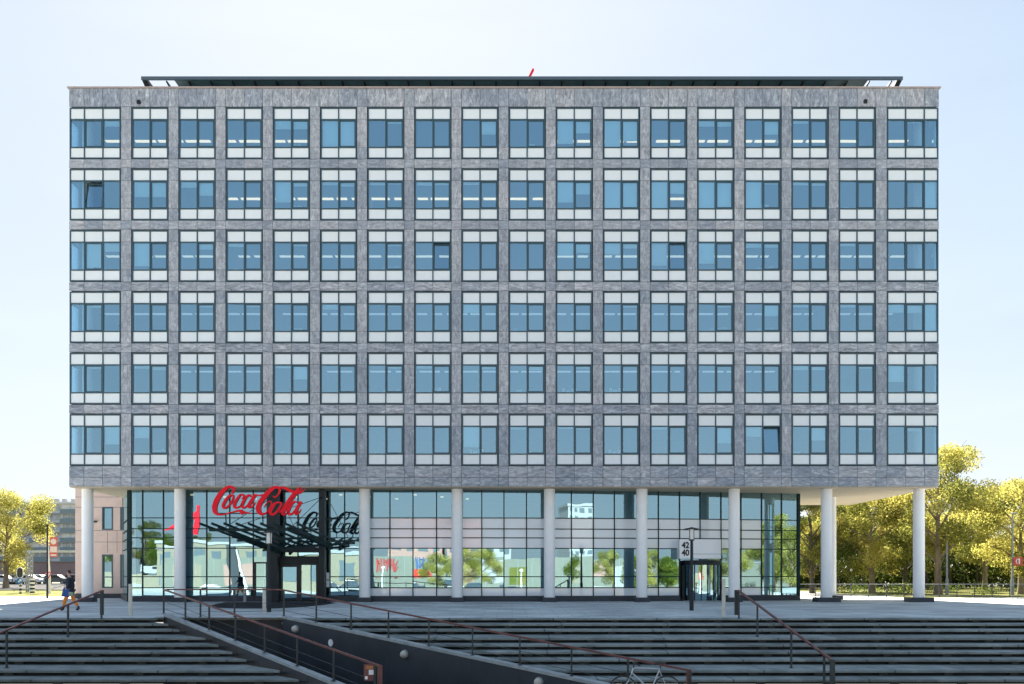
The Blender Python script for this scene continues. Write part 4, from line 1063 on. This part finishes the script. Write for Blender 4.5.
# wood behind the fence
g = random.Random(5); blobs = []; m = MB()
for k in range(420):
    x = g.uniform(24,100); y = g.uniform(104,130); zt = g.choice((.9,1.2,2.2,3.2,4.4,5.6,6.8)); blobs.append((x,y,zt*g.uniform(.7,1.1),g.uniform(1.1,2.0)))
for k in range(70):
    x = g.uniform(27,95); y = g.uniform(102,126); m.tube([(x,y,0),(x+g.uniform(-.3,.3),y,3),(x+g.uniform(-.6,.6),y,7)],[.14,.11,.05],6)
wd = leaf_mesh('woodland', blobs, 110000, .42, LEAF['dark'], 9)
o = link('woodland', wd); tag(o, 'dark tangled woodland behind the plane trees on the right', 'woodland', kind='stuff')
o2 = m.build('trunks', M['darkbark'], o); o2['kind'] = 'stuff'
blobs = [(g.uniform(28,66), g.uniform(74,99), g.uniform(.0,.35), g.uniform(.3,.9)) for _ in range(60)]
o = link('undergrowth', leaf_mesh('undergrowth', blobs, 9000, .16, LEAF['green'], 19)); tag(o, 'low undergrowth on the lawn beyond the fence', 'ground cover', kind='stuff')
# far tree line
blobs = [(g.uniform(-420,-150), g.uniform(300,340), g.uniform(2,6), g.uniform(4,7)) for _ in range(60)]+[(g.uniform(90,420), g.uniform(170,230), g.uniform(2,7), g.uniform(4,6)) for _ in range(90)]
o = link('far_wood', leaf_mesh('far_wood', blobs, 30000, 1.1, LEAF['olive'], 29)); tag(o, 'distant belt of trees on the horizon', 'woodland', kind='stuff')
# leaves scattered on the pavement and grass
gnp = np.random.default_rng(3)

# ------------------------------------------------------------------ fence on the right
fc = thing('metal_fence', 'low dark metal mesh fence with slim posts in front of the plane trees', 'fence', (45,69.4,0))
def frel(mb, name, mt): o = mb.build(name, mt, fc); o.matrix_parent_inverse = Matrix.Translation(-fc.location); return o
Yf = 69.4; xs0, xs1 = PX(798,Yf), 66
x = xs0
while x < xs1:
    m = MB(); m.bar((x,Yf,0),(x,Yf,.95),.05,.05); frel(m,'post',M['post']); x += 1.225
m = MB(); m.bar((xs0,Yf,.93),(xs1,Yf,.93),.045,.04); m.bar((xs0,Yf,.12),(xs1,Yf,.12),.03,.03); frel(m,'rail',M['grey'])
m = MB()
for k in range(4): m.bar((xs0,Yf+.01,.28+k*.16),(xs1,Yf+.01,.28+k*.16),.008)
x = xs0
while x < xs1: m.bar((x,Yf+.01,.12),(x,Yf+.01,.93),.007); x += .12
frel(m,'mesh',M['post'])
# masts and red board on the right
for px, yb, pt, lb in ((947,594.6,500,'slim pale lamp mast rising among the plane trees right of the tallest trunk'),(1012.5,595.2,500,'slim pale mast at the right edge carrying a red board')):
    Y = CZ*F/(yb-VY); t = thing('lamp_mast', lb, 'lamp post', (PX(px,Y),Y,0), 0, 'slim masts behind the fence')
    m = MB(); m.lathe(0,0,[(.13,0),(.12,1.2),(.08,1.3),(.06,6.2)],12); m.build('mast', M['grey'], t, True)
    m = MB(); m.box(-.15,.15,-.4,.05,6.2,6.32); m.build('lamp_head', M['grey'], t)
Y = 76.3; t = thing('red_board', 'small square red board with a pale sign fixed to the mast at the right edge', 'sign', (PX(1018,Y),Y,PZ(565.5,Y)))
m = MB(); m.box(-.36,.36,-.02,.02,0,.64); m.build('board', mat('faded_red',(.62,.07,.04),.5), t)
m = MB(); m.prism([(.04,-.024,.12),(.14,-.024,.12),(.14,-.024,.52),(-.02,-.024,.52),(-.02,-.024,.44),(.04,-.024,.44)],(0,.003,0)); m.prism([(-.10,-.024,.14),(-.04,-.024,.10),(-.12,-.024,.32),(-.04,-.024,.54),(-.10,-.024,.50),(-.20,-.024,.32)],(0,.003,0)); m.build('mark', M['white'], t)
m = MB(); m.bar((-.36,0,.15),(-.45,0,.15),.03); m.bar((-.36,0,.5),(-.45,0,.5),.03); m.build('bracket', M['grey'], t)

# ------------------------------------------------------------------ apartment block far left
ap = thing('apartment_block', 'long grey seven storey apartment block with dark balconies behind the left tree', 'apartment building', (-118,260,0))
def arel(mb, name, mt): o = mb.build(name, mt, ap); o.matrix_parent_inverse = Matrix.Translation(-ap.location); return o
Ya = 260; xa2, xb2 = -158, -96; ztop = PZ(502,Ya)
apw = mat('apartment_wall',(.80,.78,.76),.85,var=.15,scale=.2); apb = mat('apartment_brick',(.38,.26,.24),.9,var=.2,scale=.3); apd = mat('balcony_dark',(.20,.26,.28),.6)
m = MB(); m.box(xa2,xb2,Ya,Ya+12,4.6,ztop-.5); arel(m,'wall',apw)
m = MB(); m.box(xa2,xb2,Ya-.8,Ya+12,0,4.58); arel(m,'base_wall',apb)
m = MB(); m.box(xa2-.3,xb2+.3,Ya-1.3,Ya+12.3,ztop-.49,ztop); 
arel(m,'roof',apw)
m = MB()
for px in (38,43,49,57,66,80): m.box(PX(px,Ya)-.5,PX(px,Ya)+.5,Ya+4,Ya+5,ztop+.001,ztop+1.1)
arel(m,'roof_vent',M['grey'])
fh = (ztop-.6-4.7)/6
npan = 0
for r in range(6):
    z = 4.75+fh*r; m = MB(); m.box(xa2,xb2,Ya-1.2,Ya-.001,z-.14,z+.04); arel(m,'floor_slab',M['grey'])
    x = xa2+1.0; k = 0
    while x < xb2-3:
        if k % 2 == 0:
            m = MB(); m.box(x,x+4.6,Ya-1.25,Ya-1.15,z+.05,z+1.12); 
            if x > -136: arel(m,'balcony',apd)
            m = MB(); m.box(x+.2,x+2.1,Ya-.05,Ya-.002,z+.1,z+2.3); m.box(x+2.4,x+4.4,Ya-.05,Ya-.002,z+.8,z+2.3)
            if x > -136: arel(m,'window',M['white'] if (k+r)%3==0 else M['curtain'])
            x += 4.8
        else:
            m = MB(); m.box(x+.2,x+2.8,Ya-.05,Ya-.002,z+.7,z+2.3)
            if x > -136: arel(m,'window',M['curtain'])
            m = MB(); m.box(x-.1,x+.1,Ya-1.2,Ya-.003,z+.05,z+fh-.15)
            if x > -136: arel(m,'party_wall',M['white'])
            x += 3.2
        k += 1

# ------------------------------------------------------------------ cars at the far left kerb
def car_tree(colm):
    t = thing('parked_car','','car')
    m = MB(); prof = [(-2.1,.32),(2.1,.32),(2.15,.62),(2.0,.86),(1.15,.98),(.55,1.42),(-1.1,1.46),(-1.75,1.02),(-2.1,.92)]
    m.prism([(x,-.85,z) for x,z in prof],(0,1.7,0)); b = m.build('body', colm, t); bv = b.modifiers.new('b','BEVEL'); bv.width=.08; bv.segments=3
    m = MB(); m.prism([(1.0,-.862,.98),(.52,-.862,1.36),(-1.05,-.862,1.38),(-1.55,-.862,1.02)],(0,.01,0)); m.build('window', M['black'], t)
    for x in (-1.3,1.3):
        for y in (-.86,.66):
            m = MB(); m.tube([(x,y,.32),(x,y+.2,.32)],.32,16); wh = m.build('wheel', M['black'], t, True)
            m = MB(); m.tube([(x,y-.012,.32),(x,y-.002,.32)],.19,12); m.build('rim', M['grey'], wh)
    return t
wcar = car_tree(mat('white_car_paint',(.75,.76,.78),.25,coat=.5)); dcar = car_tree(mat('dark_car_paint',(.05,.07,.09),.25,coat=.5))
for k,(px,Y,src,lb) in enumerate(((2,150,wcar,'white parked car under the left tree at the picture edge'),(16,152,dcar,'dark parked car beneath the left tree, between the white cars'),(28,150,None,'white parked car behind the black and white traffic posts'),(39,154,None,'white parked car just right of the gantry post'),(56,152,'d','dark parked car left of the walking person'),(76,154,'d','dark parked car behind the walking person'))):
    c = src if src not in (None,'d') else copy_tree(wcar if src is None else dcar)
    c.location = (PX(px,Y),Y,0); c['label'] = lb; c['group'] = 'cars parked beyond the left lawn'

# ------------------------------------------------------------------ traffic signals, gantry, banner on the left
def gp_(py): return CZ*F/(py-VY)
Y = 82
t = thing('traffic_light','short black traffic light with white edged backboard on a striped post at the far left','traffic light',(PX(20.5,Y),Y,0))
m = MB(); m.lathe(0,0,[(.10,0),(.10,.7)],12); m.build('post', M['black'], t)
m = MB()
for k in range(4): m.lathe(0,0,[(.108,.12+k*.32),(.108,.26+k*.32)],12)
m.build('white_band', M['white'], t)
m = MB(); m.lathe(0,0,[(.06,.7),(.06,1.3)],12); m.build('pole', M['grey'], t)
def rounded(w,h,r_,y,zc,x=0,n=6):
    pts=[]
    for cx_,cz_,a0 in ((w/2-r_,h/2-r_,0),(-w/2+r_,h/2-r_,90),(-w/2+r_,-h/2+r_,180),(w/2-r_,-h/2+r_,270)):
        for k in range(n+1): a=R(a0+90*k/n); pts.append((x+cx_+r_*math.cos(a),y,zc+cz_+r_*math.sin(a)))
    return pts
m = MB(); m.prism(rounded(.56,.90,.26,-.10,1.72),(0,.03,0)); m.build('white_edge', M['white'], t)
m = MB(); m.prism(rounded(.44,.78,.20,-.13,1.72),(0,.029,0)); m.box(-.13,.13,-.09,.1,1.38,2.06); hd = m.build('head', M['black'], t)
for k,c in enumerate(((.06,.015,.015),(.05,.035,.01),(.01,.05,.03))):
    m = MB(); m.tube([(0,-.15,1.93-k*.21),(0,-.131,1.93-k*.21)],.075,14); m.build('lens', mat('lens%d'%k,c,.3), hd)
t2 = thing('road_sign','round blue and white road sign on the post below the traffic light','sign',(PX(20.5,Y),Y-.14,.0))
m = MB(); m.tube([(0,0,1.05),(0,.015,1.05)],.26,20); m.build('disc', mat('sign_blue',(.03,.17,.42),.4), t2)
m = MB(); m.prism([(-.14,-.004,.98),(.02,-.004,1.14),(-.05,-.004,1.2),(.16,-.004,1.2),(.14,-.004,.99),(.07,-.004,1.06),(-.08,-.004,.92)],(0,.003,0)); m.build('arrow', M['white'], t2)
Y = 86
t = thing('striped_post','black and white striped post beside the gantry leg','post',(PX(30.5,Y)+.35,Y-.4,0))
m = MB(); m.lathe(0,0,[(.20,0),(.20,1.3)],14); m.build('post', M['black'], t)
m = MB()
for k in range(4): m.lathe(0,0,[(.21,.12+k*.32),(.21,.28+k*.32)],14)
m.build('white_band', M['white'], t)
gt = thing('sign_gantry','grey steel gantry with a long level arm reaching over the road at the left','gantry',(PX(29.5,88),88,0))
m = MB(); H = PZ(552.5,88)
for dx in (-.18,.18):
    for dy in (-.18,.18): m.bar((dx,dy,0),(dx,dy,H),.09)
for k in range(8):
    z=k*H/8; m.bar((-.18,-.18,z),(.18,-.18,z+H/8),.04); m.bar((.18,.18,z),(-.18,.18,z+H/8),.04)
m.build('leg', M['grey'], gt)
m = MB(); L_=PX(92,88)-PX(29.5,88); m.bar((-.2,0,H+.09),(L_,0,H+.09),.2,.2); m.build('arm', M['clutter'], gt)
t = thing('flag_pole','tall dark pole standing left of the red banner','pole',(PX(47.3,66),66,0)); m = MB(); m.lathe(0,0,[(.07,0),(.06,2.0),(.045,PZ(526,66))],10); m.build('pole', M['dark'], t, True); m = MB(); m.lathe(0,0,[(.09,PZ(526,66)),(.07,PZ(526,66)+.1)],10); m.build('cap', M['dark'], t)
Y = 84
t = thing('banner_pole','pale pole with an upright red banner that has a white disc','banner',(PX(49.8,Y),Y,0))
m = MB(); m.tube([(0,0,0),(-.06,0,2),(-.22,0,PZ(536,Y))],[.12,.09,.06],10); m.build('pole', M['white'], t, True)
m = MB(); x0=PX(50,Y)-t.location.x; x1=PX(57.3,Y)-t.location.x; m.box(x0,x1,-.02,.02,PZ(557,Y),PZ(537,Y)); b = m.build('banner', mat('banner_red',(.62,.13,.10),.6), t)
m = MB(); xc=(x0+x1)/2; m.tube([(xc,-.03,PZ(541.6,Y)),(xc,-.022,PZ(541.6,Y))],.24,20); m.box(x0+.06,x1-.06,-.03,-.022,PZ(556,Y),PZ(554.3,Y)); m.box(x0+.02,x1-.02,-.029,-.0215,PZ(552.4,Y),PZ(546.5,Y)); m.build('white_emblem', mat('banner_pale',(.8,.66,.62),.6), b)
t = thing('yield_sign','red edged white triangular road sign below the banner','sign',(PX(49.2,Y),Y-.2,PZ(574.5,Y)))
def tri(s,y): return [(-s,y,s*.58),(s,y,s*.58),(0,y,-s*1.15)]
m = MB(); m.prism(tri(.34,0),(0,.02,0)); m.build('plate', mat('sign_red_plain',(.6,.03,.03),.5), t); m = MB(); m.prism(tri(.21,-.006),(0,.004,0)); m.build('centre', M['white'], t)
# thin ramp rail behind the person
hr = thing('handrail','thin pale handrail sloping beside the lawn behind the walking person','handrail',(0,0,0))
m = MB(); Yh=92; m.bar(P(12,589,Yh),P(50,589.5,Yh),.05); m.bar(P(50,589.5,Yh),P(66,584.5,Yh),.05); m.build('rail', M['grey'], hr)
m = MB()
for px,py in ((14,589),(26,589.2),(38,589.4),(50,589.5),(66,584.5)):
    p=P(px,py,Yh); m.bar((p.x,p.y,0),p,.05)
m.build('post', M['grey'], hr)

# ------------------------------------------------------------------ what stands behind the camera and is seen in the glass
def block(name, label, cat, x, y, w_, d, z0, h, wm, rm, rows=3, cols=6, rz=0.0, win=True):
    t = thing(name, label, cat, (x,y,z0), rz)
    m = MB(); m.box(-w_/2,w_/2,-d,0,0,h); m.build('wall', wm, t)
    m = MB(); m.box(-w_/2-.2,w_/2+.2,-d-.2,.2,h+.001,h+.6); m.build('roof', rm, t)
    if win:
        for r in range(rows):
            for c in range(cols):
                mm = MB(); cw = w_/cols; hh = h/rows; mm.box(-w_/2+cw*(c+.2),-w_/2+cw*(c+.8),.001,.06,hh*(r+.28),hh*(r+.8)); mm.build('window', M['glassd'], t)
    return t
M['glassd'] = mat('dark_window',(.13,.16,.18),.15)
cream = mat('cream_render',(.27,.235,.17),.8,var=.1); pinkr = mat('pink_render',(.42,.25,.21),.8,var=.12); org = mat('orange_roof',(.55,.17,.04),.8); whr = mat('white_cladding',(.36,.36,.36),.6,var=.05); paleg = mat('pale_hoarding',(.20,.205,.17),.8,var=.12,scale=.3)
V = lambda px, VD: ((px-VX)/F*VD, 118.8-VD)      # mirror position for the frontal part of the glass
x,y = V(425,205); block('brick_tower','pink block with orange roof, left of the pair seen mirrored in the glass','building',x,y,15,12,LOW,13.6,pinkr,org,4,5)
x,y = V(500,205); block('brick_tower','pink block with orange roof, right of the pair seen mirrored in the glass','building',x,y,14,12,LOW,13.4,pinkr,org,4,5)
x,y = 47.5,-105; block('white_tower','tall white clad building mirrored in the lobby glass','building',x,y,12,12,LOW,18.5,whr,whr,11,8)
x,y = V(555,200); block('white_house','small white building with many windows mirrored beside the white tower','building',x,y,14,10,LOW,9,whr,whr,4,6)
x,y = V(225,190); block('market_hall','cream low building mirrored in the glass left of the entrance','building',x,y,26,12,LOW,8.2,cream,whr,2,8)
x,y = V(320,170); block('market_hall','cream gabled hall mirrored beside the entrance door','building',x,y,14,10,LOW,6.5,cream,M['grey'],1,3)
# long hoarding with painted lettering shapes
hd_ = thing('painted_hoarding','long pale hoarding with red and blue painted bands seen mirrored in the lobby glass','wall',(0,-58,LOW))
m = MB(); m.box(-62,60,-.4,0,0,6.0); m.build('panel', paleg, hd_)
for k in range(14):
    xx = -60+k*9.1; mp = MB(); mp.box(xx,xx+5.2,.001,.03,.6+(k*7%3)*.5,4.6+(k*5%4)*.3); mp.build('panel_patch', (cream,pinkr,whr,M['grass'],paleg)[k%5], hd_)
m = MB()
for k in range(40): m.box(-62+k*3.05,-61.93+k*3.05,.031,.07,0,6.0)
m.build('batten', M['grey'], hd_)
cols_ = [mat('paint_red',(.5,.05,.05),.7),mat('paint_blue',(.06,.12,.3),.7),mat('paint_bright_red',(.62,.05,.03),.7),mat('paint_dark',(.06,.06,.07),.7)]
gg = random.Random(2)
for (a,b,z0,z1,k) in ((374,399,3.2,5.6,0),(417,434,4.0,6.2,1),(415,434,2.2,3.9,2),(462,486,2.6,4.2,3)):
    Vd = 176.8; m = MB(); x = PX(a,Vd)+.3; xe = PX(b,Vd)-.3
    if k == 2: m.box(x-.2,xe+.2,.002,.02,z0-.1,z1+.1)
    while x < xe:
        w_ = gg.uniform(.35,.7); pp = [(x+gg.uniform(-.3,.6)*w_+(q%2)*w_, .03+.001*q, z0+(z1-z0)*gg.random()) for q in range(5)]
        m.tube(pp, [gg.uniform(.05,.16) for _ in pp], 6); m.tube([(x,.04,z0),(x+gg.uniform(-.1,.3),.04,z1)], gg.uniform(.08,.15), 6); x += w_+.1
    m.build('painted_band', cols_[k], hd_)
hd2 = thing('pale_wall','long pale boundary wall seen mirrored in the angled right part of the glass','wall',(95,-28,LOW),math.atan2(58,65))
m = MB(); m.box(-50,50,-.4,0,0,5.2); m.build('panel', paleg, hd2); m = MB(); m.box(-50.1,50.1,-.5,.1,5.201,5.4); m.build('capping', M['grey'], hd2)
def VR(px, D):
    g_ = on_glass(px); b_ = .0108*max(0, g_.x+5); th = math.atan(b_); a_ = math.atan((px-VX)/F)+2*th
    return g_.x+D*math.sin(a_), g_.y-D*math.cos(a_)
for i,(px,D,s) in enumerate(((572,92,.66),(609,96,.7),(631,88,.66),(650,92,.7),(668,90,.62),(716,92,.66))):
    x,y = VR(px,D); t = plant(TK['b'] if i%2 else TK['g'],x,y,s,i*1.9,'%s small tree before the pale wall, mirrored right of the centre of the glass' % ('first','second','third','fourth','fifth','sixth')[i],'trees before the pale wall','street_tree'); t.location.z = LOW
treesback = [(447,135,.62,'b'),(492,140,.7,'b'),(528,140,.66,'b')]
for i,(px,VD,s,k) in enumerate(treesback):
    x,y = V(px,VD); t = plant(TK[k],x,y,s,i*1.3,'%s small street tree behind the viewer, mirrored in the lobby glass' % ('first','second','third','fourth','fifth','sixth')[i],'trees mirrored in the lobby glass','street_tree'); t.location.z = LOW
for i,(x,y,s,k) in enumerate(((45,32,.8,'b'),(52,20,.85,'a'),(60,10,.8,'c'),(70,22,.9,'b'),(78,2,.9,'c'),(64,-8,.85,'a'),(90,14,1,'b'),(84,-18,1,'a'),(100,-2,1,'c'),(58,40,.8,'b'))):
    t = plant(TK[k],x,y,s,i*1.7,'%s tree of the row right of the steps, mirrored in the angled glass' % ('first','second','third','fourth','fifth','sixth','seventh','eighth','ninth','tenth')[i],'trees right of the steps','street_tree'); t.location.z = 0 if y>37 else LOW
for i,(x,y,s,k) in enumerate(((-84,-122,1,'g'),(-90,-126,1.1,'c'),(-96,-120,1,'g'),(-78,-128,.9,'c'),(-103,-126,1.2,'g'))):
    t = plant(TK[k],x,y,s,i*1.1,'%s dark tree behind the viewer on the left, mirrored in the corner glass' % ('first','second','third','fourth','fifth')[i],'dark trees mirrored at the lobby corner','street_tree'); t.location.z = 1.74
# white van mirrored at the left corner
x,y = V(152,235); vn = thing('delivery_van','white delivery van mirrored in the left corner of the lobby glass','van',(x,y,1.75),0)
mm = MB(); mm.box(-150,-68,y-30,y+3.5,LOW,1.74); tag(mm.build('terrace', cream), 'raised cream terrace mirrored at the left corner of the glass', kind='structure')
m = MB(); m.prism([(-2.6,-1,.4),(2.4,-1,.4),(2.6,-1,1.2),(1.9,-1,1.5),(1.4,-1,2.3),(-2.6,-1,2.4)],(0,2,0)); o = m.build('body', whr, vn); bv = o.modifiers.new('b','BEVEL'); bv.width=.1; bv.segments=2
m = MB(); m.prism([(1.85,1.0,1.5),(1.35,1.0,2.1),(.5,1.0,2.1),(.5,1.0,1.5)],(0,.02,0)); m.build('window', M['black'], vn)
for xx in (-1.7,1.6):
    m = MB(); m.tube([(xx,-1.02,.38),(xx,1.02,.38)],.38,14); m.build('wheel', M['black'], vn)
for i,(px,c_) in enumerate(((378,'d'),(396,'w'),(414,'d'),(470,'d'),(488,'w'),(512,'d'),(566,'d'),(586,'d'),(212,'w'),(238,'d'),(330,'d'),(352,'d'))):
    x,y = V(px,168); c = copy_tree(wcar if c_ == 'w' else dcar); c.location = (x,y,LOW); c['group'] = 'cars mirrored in the lobby glass'
    c['label'] = '%s car, %s in the row mirrored in the lobby glass' % ('white' if c_ == 'w' else 'dark', ('fifth','sixth','seventh','eighth','ninth','tenth','eleventh','last','first','second','third','fourth')[i])
for i,px in enumerate((232,383,443,479,590)):
    x,y = V(px,150); t = thing('street_lamp','white street lamp behind the viewer, %s from the left of those mirrored in the glass' % ('first','second','third','fourth','fifth')[i],'street lamp',(x,y,LOW),0,'white lamps mirrored in the lobby glass')
    m = MB(); m.lathe(0,0,[(.13,0),(.09,3.6)],8); m.build('pole', M['white'], t); m = MB(); m.lathe(0,0,[(.12,3.61),(.35,3.7),(.3,3.95),(.05,4.1)],12); m.build('lamp_head', M['white'], t)
# dark slanted gate pylons
x,y = V(236,150); t = thing('leaning_pylon','dark leaning concrete pylon mirrored left of the entrance','sculpture',(x,y,LOW))
m = MB(); m.prism([(-.3,0,0),(1.6,0,0),(-.2,0,7.2),(-1.4,0,7.2)],(0,.8,0)); m.build('slab', M['trench'], t); m = MB(); m.prism([(1.7,0,0),(2.1,0,0),(0.1,0,6.6),(-.15,0,6.6)],(0,.3,0)); m.build('edge', M['white'], t)
# red angular sculpture mirrored left of the white column
Vd = 150; x0,y0_ = V(170,Vd); t = thing('red_sculpture','tall red angular steel sculpture mirrored in the glass beside the second column','sculpture',(x0,y0_,LOW))
zt = CZ+ (VY-531)/F*Vd - LOW
m = MB(); m.prism([(-.8,0,zt),(0,0,zt+.4),(4.2,0,zt+3.6),(4.2,0,zt+2.2),(1.2,0,zt)],(0,.4,0)); m.prism([(3.6,-.01,zt-.2),(4.4,-.01,zt-.2),(4.4,-.01,zt+4.2),(3.9,-.01,zt+4.2)],(0,.42,0)); m.build('blade', M['red'], t)
m = MB(); m.lathe(2.2,.2,[(.14,0),(.1,zt+1)],10); m.build('mast', M['grey'], t)

# ------------------------------------------------------------------ give origin-less roots a base point
bpy.context.view_layer.update()
for o in list(COL.objects):
    if o.parent is None and o.type == 'EMPTY' and o.location.length < 1e-6:
        pts_ = [ch.matrix_world @ Vector(c) for ch in o.children for c in ch.bound_box]
        if not pts_: continue
        c = Vector((sum(p.x for p in pts_)/len(pts_), sum(p.y for p in pts_)/len(pts_), min(p.z for p in pts_)))
        o.location = c
        for ch in o.children: ch.matrix_parent_inverse = Matrix.Translation(-c)
